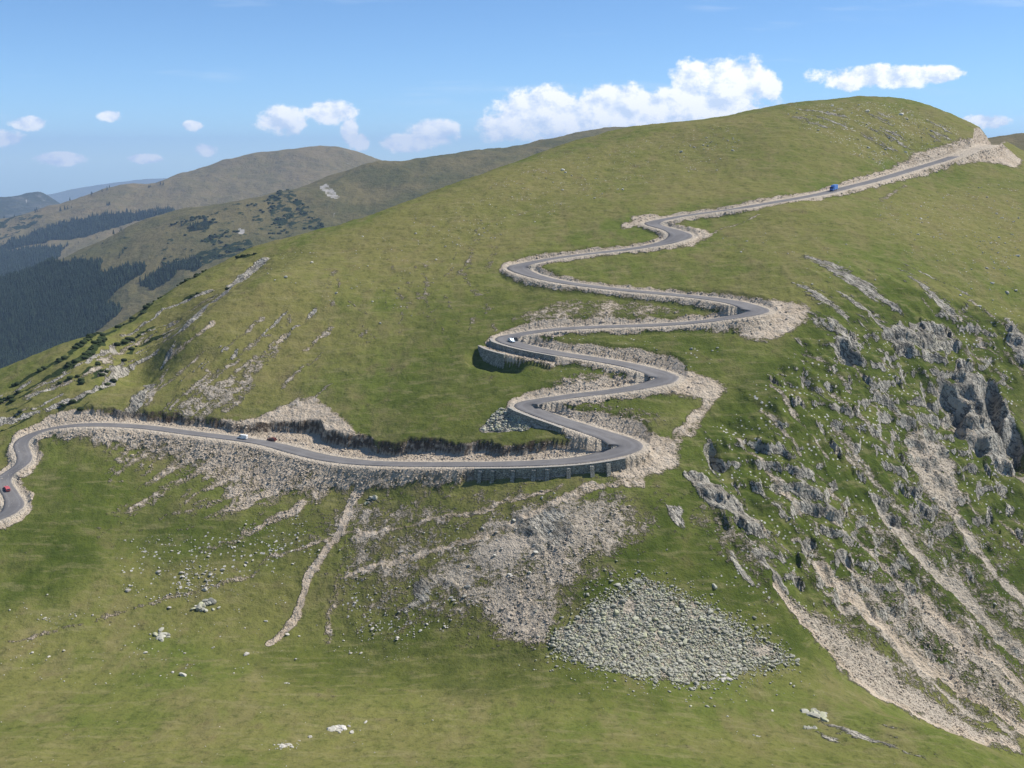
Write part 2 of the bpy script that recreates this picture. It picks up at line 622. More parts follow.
# gravel thrown down below the lower road, tracks and trails
area('gravel', [(62, 429), (100, 428), (160, 433), (230, 443), (290, 455), (340, 467), (420, 470), (484, 470), (470, 477), (400, 481), (365, 489), (330, 493), (290, 496), (250, 494), (215, 480),
                (190, 466), (150, 452), (110, 441), (80, 437)], .8, 9)
_r = random.Random(3)
for k in range(95):
    xs_ = _r.uniform(66, 478)
    y0_ = float(np.interp(xs_, [62, 160, 290, 340, 480], [428, 433, 455, 466, 470]))
    ln = float(np.interp(xs_, [62, 110, 150, 200, 240, 300, 340, 380, 480], [10, 22, 40, 75, 95, 90, 50, 30, 14])) * _r.uniform(.5, 1.25)
    sl_ = float(np.interp(xs_, [62, 250, 330, 380, 480], [1.1, 1.5, .8, .3, .1])) * _r.uniform(.8, 1.2)
    pts_ = [(xs_ - sl_ * ln * t + _r.uniform(-2, 2), y0_ + ln * t) for t in (0, .25, .5, .75, 1)]
    stroke('gravel', pts_, _r.uniform(4, 9), _r.uniform(.65, .95), True)
for s in ([(270, 478), (215, 498), (170, 515), (125, 530)], [(275, 490), (225, 512), (180, 533), (150, 545)], [(300, 505), (260, 530), (215, 548), (185, 560)]):
    stroke('gravel', s, 11, .85, True)
stroke('gravel', [(364, 480), (352, 505), (341, 530), (325, 552), (313, 570), (305, 592), (297, 615), (283, 632), (268, 645)], 11, .95)
stroke('gravel', [(347, 530), (338, 570), (332, 600), (330, 640)], 11, .44)
stroke('gravel', [(560, 487), (500, 503), (440, 517), (390, 529), (340, 537), (310, 544)], 7, .70)
stroke('gravel', [(310, 544), (270, 557), (245, 580), (170, 600), (60, 630), (-20, 650)], 7, .50)
stroke('gravel', [(640, 483), (590, 490), (540, 508), (500, 530), (440, 550), (370, 567), (345, 575)], 10, .72)
area('scree', [(470, 527), (500, 508), (540, 500), (600, 492), (638, 498), (630, 520), (610, 545), (590, 570), (560, 598), (548, 655), (520, 645), (490, 630), (470, 603), (440, 600),
               (400, 615), (390, 600), (410, 575), (440, 562), (470, 545)], .72, 9)
area('scree', [(480, 600), (520, 590), (552, 600), (549, 652), (522, 645), (496, 628)], .95, 7)
area('gravel', [(478, 600), (500, 585), (548, 575), (590, 540), (630, 508), (620, 535), (590, 570), (556, 598), (548, 652), (520, 643), (495, 628)], .5, 13)
area('scree', [(600, 510), (640, 500), (632, 540), (600, 570), (585, 560)], .8, 7)
area('scree', [(300, 520), (360, 490), (470, 490), (560, 480), (500, 520), (420, 560), (380, 600), (345, 600)], .50, 15)
area('scree', [(380, 560), (470, 520), (560, 490), (640, 490), (690, 500), (650, 545), (580, 620), (560, 650), (480, 640), (400, 620), (370, 640), (340, 610)], .47, 15)
area('rock', [(520, 510), (560, 503), (582, 525), (570, 552), (540, 555), (510, 537)], .72)
area('rock', [(425, 575), (450, 562), (480, 575), (470, 600), (430, 600)], .5)
area('rock', [(398, 585), (430, 570), (440, 600), (405, 620)], .5)
# turn-outs and tips at the hairpins
area('gravel', [(636, 430), (668, 436), (680, 448), (676, 462), (655, 475), (625, 485), (600, 480), (625, 465), (645, 450)], 1)
area('gravel', [(664, 366), (690, 372), (718, 380), (725, 390), (715, 398), (690, 400), (660, 397), (640, 394), (670, 388), (684, 378)], 1)
area('gravel', [(758, 298), (790, 299), (808, 305), (806, 320), (785, 333), (765, 340), (735, 333), (690, 331), (735, 325), (770, 312)], .95)
area('gravel', [(672, 225), (705, 228), (712, 234), (690, 246), (660, 252), (690, 238)], .95)
area('gravel', [(636, 215), (660, 213), (655, 219), (645, 226), (618, 229), (622, 224)], .9)
stroke('gravel', [(712, 232), (730, 225), (760, 214)], 3, .6)
stroke('gravel', [(715, 395), (702, 408), (690, 425), (676, 440)], 14, .75)
area('rock', [(500, 408), (515, 412), (530, 425), (526, 430), (482, 430), (488, 420)], 1, 3)
area('gravel', [(560, 376), (580, 372), (640, 376), (640, 384), (570, 390), (545, 395), (548, 386)], .6)
area('gravel', [(560, 335), (640, 330), (760, 322), (745, 336), (700, 330), (600, 334)], .55)
area('gravel', [(500, 320), (560, 300), (640, 300), (700, 312), (620, 320), (540, 326)], .5)
area('gravel', [(560, 400), (640, 405), (690, 425), (640, 430), (600, 425)], .5, 9)
area('gravel', [(880, 176), (930, 157), (970, 143), (1000, 142), (1024, 160), (1018, 168), (985, 162), (940, 168), (900, 182)], .9)
area('gravel', [(880, 172), (920, 150), (965, 138), (985, 138), (960, 152), (920, 166)], .8)
stroke('gravel', [(905, 185), (895, 192), (880, 200)], 5, .5)
area('gravel', [(90, 421), (150, 419), (200, 421), (250, 417), (285, 402), (310, 396), (335, 410), (350, 424), (372, 440), (376, 452), (430, 444), (520, 446), (590, 452), (560, 460),
                (400, 462), (340, 458), (290, 445), (240, 435), (150, 425)], .9, 3)
# main hill, west face
for s, w in (([(208, 326), (186, 343), (164, 362)], 7), ([(167, 371), (151, 397)], 6), ([(208, 371), (185, 395), (161, 417)], 6), ([(255, 355), (220, 388), (182, 417)], 10),
             ([(330, 385), (310, 400), (292, 412)], 6), ([(276, 345), (250, 375), (225, 400)], 7), ([(300, 395), (270, 412)], 8)):
    stroke('scree', s, w, .62)
stroke('rock', [(262, 262), (245, 275), (235, 283), (215, 300), (195, 318), (183, 330)], 15, .82)
stroke('gravel', [(213, 322), (190, 340), (166, 362)], 8, .66)
stroke('scree', [(275, 348), (238, 385), (198, 416)], 16, .52)
stroke('scree', [(218, 370), (196, 392), (176, 414)], 9, .52)
stroke('rock', [(150, 385), (140, 400), (128, 415)], 9, .8)
stroke('scree', [(250, 385), (225, 410)], 10, .48)
stroke('rock', [(183, 330), (160, 370), (135, 400), (115, 415)], 9, .55)
stroke('rock', [(215, 289), (185, 300), (165, 307), (150, 320), (125, 335), (105, 350), (85, 362)], 7, .72)
stroke('rock', [(155, 355), (130, 370), (105, 385), (60, 405), (20, 418), (-20, 425)], 10, .66)
stroke('rock', [(180, 318), (160, 332), (140, 345)], 7, .6)
for s in ([(168, 280), (150, 303), (140, 315)], [(140, 315), (105, 336), (90, 352), (65, 368), (30, 388), (-10, 408)], [(213, 290), (185, 298)], [(180, 268), (205, 267)], [(240, 257), (256, 254)],
          [(100, 330), (60, 360), (10, 388)]):
    stroke('shrub', s, 8, .62)
area('rock', [(860, 112), (905, 108), (950, 125), (958, 145), (930, 152), (880, 150), (855, 130)], .42, 7)
area('rock', [(775, 108), (850, 108), (860, 128), (800, 130)], .36, 7)
for k in range(46):
    xs_, ys_ = _r.uniform(150, 335), _r.uniform(300, 395)
    if ys_ < 405 - (xs_ - 110) * .62 or ys_ > 405:
        continue
    ln = _r.uniform(15, 50)
    stroke(_r.choice(['scree', 'scree', 'gravel', 'rock']), [(xs_ - ln * t * _r.uniform(.85, 1.0), ys_ + ln * t * .8) for t in (0, .5, 1)], _r.uniform(3, 7), _r.uniform(.45, .6))
for k in range(60):
    xs_ = _r.uniform(-10, 230)
    ytop = 395 - xs_ * .47
    ybot = float(np.interp(xs_, [0, 90, 130, 183, 235], [425, 412, 398, 330, 285]))
    ys_ = _r.uniform(ytop, ybot)
    ln = _r.uniform(15, 55)
    stroke(_r.choice(['rock', 'scree', 'dry', 'shrub']), [(xs_, ys_), (xs_ - ln * .5, ys_ + ln * .27), (xs_ - ln, ys_ + ln * .5)], _r.uniform(3, 7), _r.uniform(.46, .66))
for k in range(40):
    xs_, ys_ = _r.uniform(335, 500), _r.uniform(225, 330)
    if ys_ < 268 - (xs_ - 335) * .3:
        continue
    ln = _r.uniform(12, 40)
    dx = _r.uniform(-.5, .9)
    stroke('scree', [(xs_ + dx * ln * t, ys_ + ln * t * .7) for t in (0, .5, 1)], _r.uniform(2, 6), _r.uniform(.30, .44))
# right flank: crags, screes and rocky ribs
area('rock', [(825, 310), (845, 325), (870, 350), (868, 370), (845, 365), (828, 335)], .62)
area('rock', [(885, 330), (905, 318), (950, 325), (965, 345), (945, 355), (915, 358), (895, 345)], .85)
area('rock', [(955, 355), (985, 368), (1008, 395), (1020, 440), (1015, 475), (1000, 470), (975, 440), (950, 430), (955, 400)], .95)
area('scree', [(900, 422), (930, 430), (955, 455), (960, 500), (955, 518), (930, 510), (915, 470)], .8)
area('rock', [(1000, 320), (1024, 325), (1040, 375), (1010, 362)], .8)
area('rock', [(955, 295), (975, 298), (972, 318), (960, 314)], .7)
area('rock', [(690, 470), (705, 480), (745, 512), (770, 535), (757, 540), (730, 520), (700, 500)], .85)
area('rock', [(820, 503), (845, 505), (850, 545), (838, 540), (825, 520)], .75)
area('rock', [(665, 500), (682, 505), (690, 530), (680, 540), (668, 520)], .75)
area('rock', [(780, 250), (900, 265), (1024, 320), (1024, 560), (930, 560), (860, 480), (790, 400), (760, 360), (800, 320)], .46, 15)
area('rock', [(690, 430), (760, 400), (880, 520), (960, 640), (860, 640), (760, 590), (690, 500)], .47, 15)
stroke('rock', [(1030, 320), (990, 300), (950, 285), (900, 262)], 6, .5)
for s, w, k in (([(768, 375), (800, 405), (830, 440), (860, 480), (900, 520)], 7, .6), ([(830, 345), (850, 385), (860, 420), (865, 450)], 9, .55), ([(735, 425), (760, 460), (790, 500), (830, 545)], 12, .58),
                ([(700, 430), (720, 460), (740, 490)], 14, .6), ([(690, 475), (710, 505), (735, 525), (760, 558), (785, 592)], 12, .6), ([(730, 525), (735, 560), (750, 580)], 9, .58),
                ([(880, 380), (905, 410), (935, 440)], 10, .55), ([(800, 470), (830, 500)], 9, .55), ([(970, 460), (985, 500), (1000, 540)], 12, .6), ([(1000, 480), (1024, 540)], 14, .6),
                ([(900, 480), (925, 530), (955, 575)], 9, .5), ([(780, 370), (790, 390), (800, 420)], 9, .55)):
    stroke('rock', s, w, k)
area('scree', [(775, 590), (800, 605), (840, 618), (880, 652), (900, 680), (960, 720), (1024, 745), (1030, 760), (960, 737), (900, 708), (850, 675), (810, 634)], .85, 5)
stroke('gravel', [(777, 589), (814, 634), (868, 685), (935, 726), (1016, 749)], 9, 1.0)
for s, w, k, q in (([(824, 567), (868, 614), (915, 655), (969, 691), (1030, 736)], 14, 1.0, 'gravel'), ([(861, 537), (888, 570), (922, 607), (965, 648), (1002, 685), (1030, 704)], 13, .95, 'scree'),
                   ([(881, 507), (915, 554), (965, 597), (1016, 651), (1030, 664)], 14, .95, 'scree'), ([(925, 600), (965, 641), (1000, 668), (1028, 695)], 11, .95, 'gravel'),
                   ([(949, 500), (965, 533), (1002, 584), (1030, 604)], 15, .85, 'scree'), ([(840, 600), (890, 640), (940, 690), (1010, 735)], 10, .8, 'scree'), ([(845, 560), (890, 610), (930, 660), (1000, 710)], 13, .78, 'scree')):
    stroke(q, s, w, k)
for k in range(110):
    xs_, ys_ = _r.uniform(690, 1010), _r.uniform(300, 690)
    if ys_ < 430 - (xs_ - 690) * .9 or ys_ > 500 + (xs_ - 690) * .72 or ys_ < 290:
        continue
    ln = _r.uniform(30, 110)
    dx = _r.uniform(.55, .8) + (xs_ - 690) * .0006
    stroke(_r.choice(['rock', 'scree', 'scree', 'gravel']), [(xs_ + dx * ln * t + _r.uniform(-2.5, 2.5), ys_ + ln * t * .85) for t in (0, .33, .66, 1)], _r.uniform(3, 9), _r.uniform(.46, .62))
area('scree', [(640, 580), (700, 603), (795, 658), (720, 676), (680, 683), (610, 672), (553, 652), (553, 632), (600, 600)], .7, 5)
area('rock', [(790, 735), (850, 700), (1000, 745), (1000, 768), (900, 768)], .36, 9)
area('scree', [(800, 595), (850, 560), (900, 560), (1030, 660), (1030, 748), (960, 728), (890, 690), (840, 630)], .52, 13)
area('scree', [(850, 520), (930, 490), (1030, 560), (1030, 690), (930, 600)], .46, 13)
area('scree', [(680, 480), (740, 500), (800, 590), (790, 610), (730, 570), (690, 520)], .48, 13)
# lush and dry turf
area('lush', [(430, 300), (520, 285), (720, 300), (740, 335), (720, 365), (640, 440), (400, 450), (380, 400)], .6, 13)
area('lush', [(685, 470), (690, 432), (728, 394), (765, 360), (812, 306), (850, 285), (880, 280), (950, 300), (1024, 330), (1040, 700), (960, 690), (870, 630), (800, 590), (720, 540)], 1.0, 9)
area('lush', [(560, 600), (590, 555), (650, 530), (680, 560), (620, 590), (580, 620)], 1.0, 7)
area('lush', [(640, 490), (700, 470), (760, 540), (800, 620), (830, 670), (790, 655), (720, 605), (660, 580)], .9, 9)
area('rock', [(690, 468), (712, 476), (730, 495), (752, 515), (768, 536), (755, 540), (735, 525), (712, 505), (695, 490)], .95, 3)
area('lush', [(430, 600), (560, 660), (700, 700), (700, 715), (420, 690), (300, 690), (230, 650), (330, 640)], .7, 11)
area('lush', [(470, 290), (540, 285), (620, 300), (560, 300), (500, 330), (480, 340), (430, 330)], .55, 9)
area('lush', [(0, 530), (60, 500), (130, 540), (60, 600), (0, 610)], .95, 11)
area('lush', [(30, 470), (100, 455), (200, 520), (330, 520), (300, 560), (150, 560), (40, 520)], .75, 11)
area('dry', [(130, 400), (235, 290), (300, 280), (330, 330), (290, 395), (200, 415)], .7, 13)
area('lush', [(440, 380), (500, 375), (545, 380), (480, 420), (560, 440), (400, 445), (370, 430)], .6, 9)
area('dry', [(-40, 410), (100, 345), (180, 300), (250, 260), (240, 290), (180, 350), (130, 400), (60, 420), (-20, 435)], .75, 11)
area('dry', [(330, 240), (500, 170), (700, 120), (840, 100), (960, 130), (880, 160), (760, 195), (640, 210), (520, 250), (400, 300)], .6, 15)
area('dry', [(720, 215), (900, 185), (1024, 170), (1024, 290), (900, 250), (780, 270), (690, 260)], .45, 15)
area('dry', [(0, 720), (300, 740), (700, 730), (900, 768), (0, 768)], .45, 15)
area('dry', [(0, 610), (130, 560), (250, 600), (120, 650), (0, 660)], .45, 11)
# scatter of loose stones
for pz, k in (([(120, 540), (200, 530), (300, 510), (330, 550), (270, 580), (150, 605), (120, 590)], .8), ([(340, 545), (470, 520), (560, 490), (640, 490), (560, 600), (400, 640), (330, 640)], .8),
              ([(690, 430), (820, 330), (1024, 300), (1024, 740), (860, 670), (700, 580)], .7), ([(780, 105), (900, 100), (965, 130), (960, 150), (880, 170), (800, 130)], .7),
              ([(540, 150), (740, 120), (740, 165), (600, 200), (430, 260), (400, 240)], .5), ([(250, 260), (430, 200), (480, 260), (400, 330), (280, 330)], .35), ([(0, 600), (280, 560), (330, 640), (250, 690), (0, 680)], .4),
              ([(860, 200), (1024, 175), (1024, 320), (900, 260)], .5), ([(680, 235), (830, 230), (900, 280), (760, 290)], .3), ([(560, 300), (720, 305), (720, 400), (560, 420), (660, 430), (540, 440)], .5)):
    area('stone', pz, k, 11)


def plan_sample(A, x, y):
    fx = np.clip((x - GX0) / GS, 0, gw - 1.001)
    fy = np.clip((y - GY0) / GS, 0, gh - 1.001)
    c = fx.astype(int)
    r = fy.astype(int)
    tx = fx - c
    ty = fy - r
    v = (A[r, c] * (1 - tx) + A[r, c + 1] * tx) * (1 - ty) + (A[r + 1, c] * (1 - tx) + A[r + 1, c + 1] * tx) * ty
    ins = (x > GX0) & (x < GX1) & (y > GY0) & (y < GY1)
    return np.where(ins, v, 0)


n_w1 = fbm(X, Y, 9, 3, 11)
n_w2 = fbm(X, Y, 9, 3, 29)
JX, JY = X + 1.5 * n_w1, Y + 1.5 * n_w2
MK = {k: plan_sample(v, JX, JY) for k, v in PLAN.items()}

# ------------------------------------------------------------------ relief
Z = Z0.copy()
det = fbm(X, Y, 60, 5, 3, .5)
Z += 1.1 * det
Z += 0.12 * pnoise(X / 11 + .4 * n_w1, Z0 / 1.3 + .3 * n_w2, 301) + 0.05 * pnoise(X / 5, Z0 / .55 + .4 * n_w1, 302)
Z += 0.35 * fbm(X, Y, 7, 3, 41) * (1 - .5 * MK['lush'])
# ribs and gullies running down the right flank
flank = blur(np.maximum(PLAN['lush'] * 0, 0), 3)
fl = np.zeros((gh, gw), np.float32)
fpoly = plan_poly([(700, 430), (760, 380), (820, 330), (900, 300), (1040, 320), (1060, 760), (960, 715), (860, 660), (780, 590), (700, 520)])
fl[:] = inside(fpoly, gxs, gys)
fl = blur(fl, 21)
FL = plan_sample(fl, X, Y)
gy_, gx_ = np.gradient(blur(plan_sample(fl * 0, X[:2, :2], Y[:2, :2]) if False else np.zeros((2, 2)), 1)) if False else (None, None)
fdir = np.array([0.62, -0.78])               # the flank falls to the right and towards the viewer
across = X * -fdir[1] + Y * fdir[0] * -1
across = X * fdir[1] * -1 + Y * fdir[0]
along = X * fdir[0] + Y * fdir[1]
rib = ridged(across + 5 * n_w1, along * 0.22, 34, 3, 71) - 0.9
Z += FL * rib * 2.3
rk = np.clip(MK['rock'] * 1.3, 0, 1)


def blocks(x, y, scale, seed, off, tl):
    """fractured blocks: each jittered cell gets its own level and tilt"""
    x, y = x / scale, y / scale
    ix, iy = np.floor(x), np.floor(y)
    best = np.full(x.shape, 9.0)
    val = np.zeros(x.shape)
    for dx in (-1, 0, 1):
        for dy in (-1, 0, 1):
            cx, cy = (ix + dx).astype(np.int64), (iy + dy).astype(np.int64)
            h = [_hash(cx, cy, seed + k) / 4294967296.0 for k in range(5)]
            ax, ay = x - (cx + h[0]), y - (cy + h[1])
            d2 = ax * ax + ay * ay
            b = d2 < best
            best = np.where(b, d2, best)
            val = np.where(b, off * (h[2] - .5) * 2 + scale * tl * (ax * (h[3] - .5) * 2 + ay * (h[4] - .5) * 2), val)
    return val


bw = sstep(rk + .5 * n_w1 * rk, .50, .80) * (.25 + .75 * FL)
Z += bw * blocks(across + .8 * n_w1, along * .55 + .8 * n_w2, 6.5, 400, .65, .28)
Z += bw * blocks(across, along * .6, 2.6, 420, .28, .35)
Z -= FL * 0.9 * np.clip(np.maximum(MK['scree'], MK['gravel']) - .45, 0, .5) * 2
crag = ridged(across, along * .45, 15, 4, 5) - 0.9
Z += rk * crag * (.8 + 1.0 * FL)
# broken ledges in the rock: quantised heights give near-vertical faces
led = fbm(across, along * .4, 14, 2, 91) * 3.5 + Z
q = 6.0
fr_ = led / q - np.floor(led / q)
Z += (rk * FL) * q * (sstep(fr_, .25, .75) - fr_) * 0.6
Z += FL * 0.15 * ridged(across, along * .5, 6, 3, 131)
Z += 0.35 * (MK['scree'] + MK['gravel']) * fbm(X, Y, 2.6, 2, 55)

# recesses in the crag
for pz, dep in (([(922, 372), (945, 376), (964, 400), (962, 428), (945, 418), (930, 398)], 6), ([(984, 376), (993, 382), (1001, 408), (1000, 430), (990, 418), (985, 395)], 8), ([(1002, 430), (1014, 420), (1024, 445), (1020, 468), (1008, 458)], 8),
                ([(976, 430), (984, 432), (984, 446), (978, 446)], 4), ([(468, 352), (480, 348), (505, 354), (523, 359), (521, 369), (495, 370), (470, 364)], 2.6), ([(703, 440), (714, 446), (722, 462), (712, 462)], 4), ([(835, 345), (850, 350), (852, 362), (840, 358)], 4), ([(800, 372), (812, 380), (815, 395), (803, 388)], 3.5)):
    m_ = np.zeros((gh, gw), np.float32)
    m_[:] = inside(plan_poly(pz), gxs, gys)
    Z -= dep * plan_sample(blur(m_, 3), X + .7 * n_w1, Y + .7 * n_w2)

# cut and fill along the road
hw_ = road[near_i, 3]
wd = hw_ + shoul[near_i]
zr_ = road[near_i, 2]
side = np.sign((X - road[near_i, 0]) * nor[near_i, 0] + (Y - road[near_i, 1]) * nor[near_i, 1])
valley = side == down[near_i]
ed = near_d + 0.35 * n_w1
e = np.maximum(near_d - wd, 0)
rough = fbm(X, Y, 5, 4, 63)
zu = zr_ + cutk[near_i] * np.maximum(e + .25 * rough * sstep(e, 0, 3), 0)
e0_ = np.maximum(scarp[near_i] * (1 + .55 * fbm(X, Y, 16, 2, 88)) + .9 * rough, .8)
zs_ = zr_ + .34 * np.minimum(e, e0_) + 4.5 * np.maximum(e - e0_, 0) + .25 * rough * sstep(e, .3, 2)
sw_ = sw[near_i]
zu = zs_ * sw_ + zu * (1 - sw_)
te = terr[near_i]
fk = fill[near_i]
zd_n = zr_ - fk * e - 0.5 * np.abs(rough) * sstep(e, 0.3, 2)
zd_t = zr_ - 1.9 * sstep(e, 0, .5) - 7.0 * np.maximum(e - 4.2, 0)
zd = np.where((te > .5), zd_t, zd_n)
act = near_d < 26
Zpre = Z.copy()
Zc = np.where(act, np.clip(Z, np.minimum(zd, zu), np.maximum(zu, zd)), Z)
cutamt = np.abs(Zc - Z)
fade = 1 - sstep(near_d, 20, 26)
Z = Z * (1 - fade) + Zc * fade
MK['gravel'] = np.maximum(MK['gravel'], np.where(act, sstep(cutamt * fade, .25, 1.0) * np.where(valley, .72, .86), 0))
MK['gravel'] = np.maximum(MK['gravel'], 1 - sstep(near_d + 1.1 * n_w1 + .5 * n_w2, wd + .3, wd + 2.6))
dust = 1 - sstep(near_d + .4 * n_w1, wd - 0.2, wd + 0.6)
T.Z = Z
# bare rock shows where the ground is too steep to hold turf
gu = np.gradient(Z, us, axis=1) / Y
gd = np.gradient(Z, ds, axis=0) - T.U * gu
SLOPE = np.hypot(gu, gd)
MK['soil_shade'] = np.where(near_d < 26, sw_ * sstep(SLOPE + .5 * n_w1, 1.3, 2.6), 0)  # mask for painted shadow on steep cut faces, with the earth tone
MK['rock'] = MK['rock'] + .34 * sstep(SLOPE, 1.05, 1.9) * np.maximum(FL, sstep(MK['rock'], .2, .4)) - .13 * FL

# ------------------------------------------------------------------ mesh helpers
def link_mesh(name, verts, faces, mat, parent=None, smooth=False):
    me = bpy.data.meshes.new(name)
    if isinstance(verts, np.ndarray):
        fa = np.asarray(faces)
        me.vertices.add(len(verts))
        me.vertices.foreach_set('co', np.ascontiguousarray(verts, np.float32).ravel())
        k = fa.shape[1]
        me.loops.add(fa.size)
        me.loops.foreach_set('vertex_index', np.ascontiguousarray(fa, np.int32).ravel())
        me.polygons.add(len(fa))
        me.polygons.foreach_set('loop_start', np.arange(0, fa.size, k, dtype=np.int32))
        me.update(calc_edges=True)
    else:
        me.from_pydata(verts, [], faces)
        me.update()
    if smooth:
        me.polygons.foreach_set('use_smooth', np.ones(len(me.polygons), bool))
    if mat:
        me.materials.append(mat)
    o = bpy.data.objects.new(name, me)
    COL.objects.link(o)
    if parent:
        o.parent = parent
    return o


def tag(o, label=None, cat=None, group=None, kind=None):
    if label:
        o['label'] = label
    if cat:
        o['category'] = cat
    if group:
        o['group'] = group
    if kind:
        o['kind'] = kind
    return o


def grid_faces(nr, nc):
    i = np.arange((nr - 1) * nc).reshape(nr - 1, nc)[:, :-1].ravel()
    return np.stack([i, i + 1, i + nc + 1, i + nc], 1)


def new_mat(name):
    m = bpy.data.materials.new(name)
    m.use_nodes = True
    m.node_tree.nodes.clear()
    n = NT(m.node_tree)
    out = n.node('ShaderNodeOutputMaterial')
    bs = n.node('ShaderNodeBsdfPrincipled')
    n.put(out.inputs[0], bs.outputs[0])
    bs.inputs['Specular IOR Level'].default_value = 0.15
    bs.inputs['Roughness'].default_value = 0.9
    return m, n, bs


def bump(n, bs, h, dist, strength=1.0):
    b = n.node('ShaderNodeBump')
    b.inputs['Distance'].default_value = dist
    b.inputs['Strength'].default_value = strength
    n.put(b.inputs['Height'], h)
    n.put(bs.inputs['Normal'], b.outputs[0])


def simple(name, col, rough=0.6, metal=0.0, spec=0.4, var=0.08):
    m, n, bs = new_mat(name)
    co = n.node('ShaderNodeTexCoord').outputs['Object']
    nz = n.noise(co, 2.2, 3)
    dark = tuple(c * (1 - var * 2) for c in col)
    n.put(bs.inputs['Base Color'], n.mix(dark, col, n.step(nz, .3, .6)))
    bs.inputs['Roughness'].default_value = rough
    bs.inputs['Metallic'].default_value = metal
    bs.inputs['Specular IOR Level'].default_value = spec
    return m


# ------------------------------------------------------------------ materials of the land
def turf_material():
    m, n, bs = new_mat('alpine_turf')
    co = n.node('ShaderNodeTexCoord').outputs['Object']
    A = {k: n.attr(k) for k in ('gravel', 'scree', 'rock', 'lush', 'dry', 'shrub', 'stone', 'dust', 'soil_shade')}
    n40 = n.noise(co, 1 / 42, 4, .6)
    n8 = n.noise(co, 1 / 8, 4, .6)
    n2 = n.noise(co, 1 / 2.2, 4, .65)
    n1 = n.noise(co, 1 / .8, 3, .7)
    st = n.noise(n.mapping(co, (1, .35, 1)), 1 / 9, 4, .6)
    n140 = n.noise(co, 1 / 130, 3, .55)
    olive = n.mix((.108, .134, .028), (.178, .172, .054), n.step(n.m('ADD', n.m('MULTIPLY', n40, .6), n.m('MULTIPLY', n140, .4)), .38, .62))
    olive = n.mix(olive, (.190, .162, .072), n.m('MULTIPLY', n.step(st, .45, .68), .65))
    dry = n.mix((.190, .172, .055), (.225, .190, .080), n8)
    dfac = n.m('ADD', A['dry'], n.m('ADD', n.m('MULTIPLY', n.m('SUBTRACT', n8, .5), .9), n.m('MULTIPLY', n.m('SUBTRACT', n140, .5), 1.6)), clamp=True)
    g = n.mix(olive, dry, n.m('MULTIPLY', dfac, .75))
    lush = n.mix((.050, .074, .012), (.092, .114, .021), n.step(n8, .35, .65))
    lfac = n.m('ADD', A['lush'], n.m('MULTIPLY', n.m('SUBTRACT', n40, .5), 1.0), clamp=True)
    g = n.mix(g, lush, n.m('MULTIPLY', lfac, .92))
    tn = n.noise(n.mapping(co, (.30, 1, 1.8)), 1 / 3.2, 4, .65)
    g = n.mix(g, (.044, .062, .014), n.m('MULTIPLY', n.step(n2, .50, .68), .48))
    g = n.mix(g, (.230, .205, .095), n.m('MULTIPLY', n.step(tn, .50, .68), .48))
    g = n.mix(g, (.060, .066, .026), n.m('MULTIPLY', n.step(n1, .54, .72), .34))
    g = n.mix(g, (.150, .120, .060), n.m('MULTIPLY', n.step(n8, .56, .70), .35))
    # juniper and dwarf pine
    sh = n.step(n.m('ADD', A['shrub'], n.m('MULTIPLY', n.m('SUBTRACT', n8, .5), 1.6)), .42, .5)
    g = n.mix(g, n.mix((.018, .030, .012), (.045, .062, .022), n2), sh)
    # gravel and scree
    vcell = n.voro(co, 1 / 1.1, out=1)
    vsep = n.node('ShaderNodeSeparateColor')
    n.put(vsep.inputs[0], vcell)
    grav = n.mix((.455, .37, .27), (.575, .48, .365), n.step(n8, .3, .7))
    grav = n.mix(grav, (.56, .50, .42), n.m('MULTIPLY', n.step(n2, .5, .72), .7))
    grav = n.mix(grav, (.20, .165, .125), n.m('MULTIPLY', n.step(n1, .56, .72), .55))
    gf = n.m('ADD', A['gravel'], n.m('ADD', n.m('MULTIPLY', n.m('SUBTRACT', n8, .5), .9), n.m('MULTIPLY', n.m('SUBTRACT', n1, .5), .8)))
    gf = n.step(n.m('ADD', gf, n.m('MULTIPLY', n.m('SUBTRACT', n2, .5), 1.1)), .38, .70)
    scr = n.mix((.34, .29, .22), (.54, .47, .37), vsep.outputs[0])
    scr = n.mix(scr, (.49, .425, .34), n.m('MULTIPLY', n.step(n40, .42, .62), .8))
    scr = n.mix(scr, (.16, .14, .11), n.m('MULTIPLY', n.step(n1, .56, .7), .6))
    sf = n.m('ADD', A['scree'], n.m('ADD', n.m('MULTIPLY', n.m('SUBTRACT', n8, .5), 1.1), n.m('MULTIPLY', n.m('SUBTRACT', n1, .5), 1.1)))
    sf = n.step(n.m('ADD', sf, n.m('MULTIPLY', n.m('SUBTRACT', n2, .5), 1.0)), .38, .66)
    # crag
    r_l = n.noise(n.mapping(co, (1, 1, .5)), 1 / 5, 5, .65)
    rock = n.mix((.27, .245, .20), (.54, .50, .415), n.step(r_l, .32, .66))
    rock = n.mix(rock, (.43, .42, .29), n.m('MULTIPLY', n.step(n8, .55, .72), .5))
    fl = n.mapping(n.mapping(co, (1, 1, 1), (0, 0, -math.atan2(.62, .78))), (1, .14, .3))
    f5 = n.noise(fl, 1 / 7, 5, .58)
    f2 = n.noise(fl, 1 / 1.4, 4, .65)
    crk = n.m('ABSOLUTE', n.m('SUBTRACT', f2, .5))
    rock = n.mix((.075, .072, .062), rock, n.step(crk, .0, .055))
    rock = n.mix(rock, (.12, .115, .10), n.m('MULTIPLY', n.step(n1, .55, .7), .6))
    rf = n.m('ADD', A['rock'], n.m('ADD', n.m('MULTIPLY', n.m('SUBTRACT', f5, .5), 1.6), n.m('MULTIPLY', n.m('SUBTRACT', n2, .5), .55)))
    rf = n.step(rf, .50, .59)
    # half-buried pebbles too small to stand free
    pd = n.voro(co, 1 / 1.7)
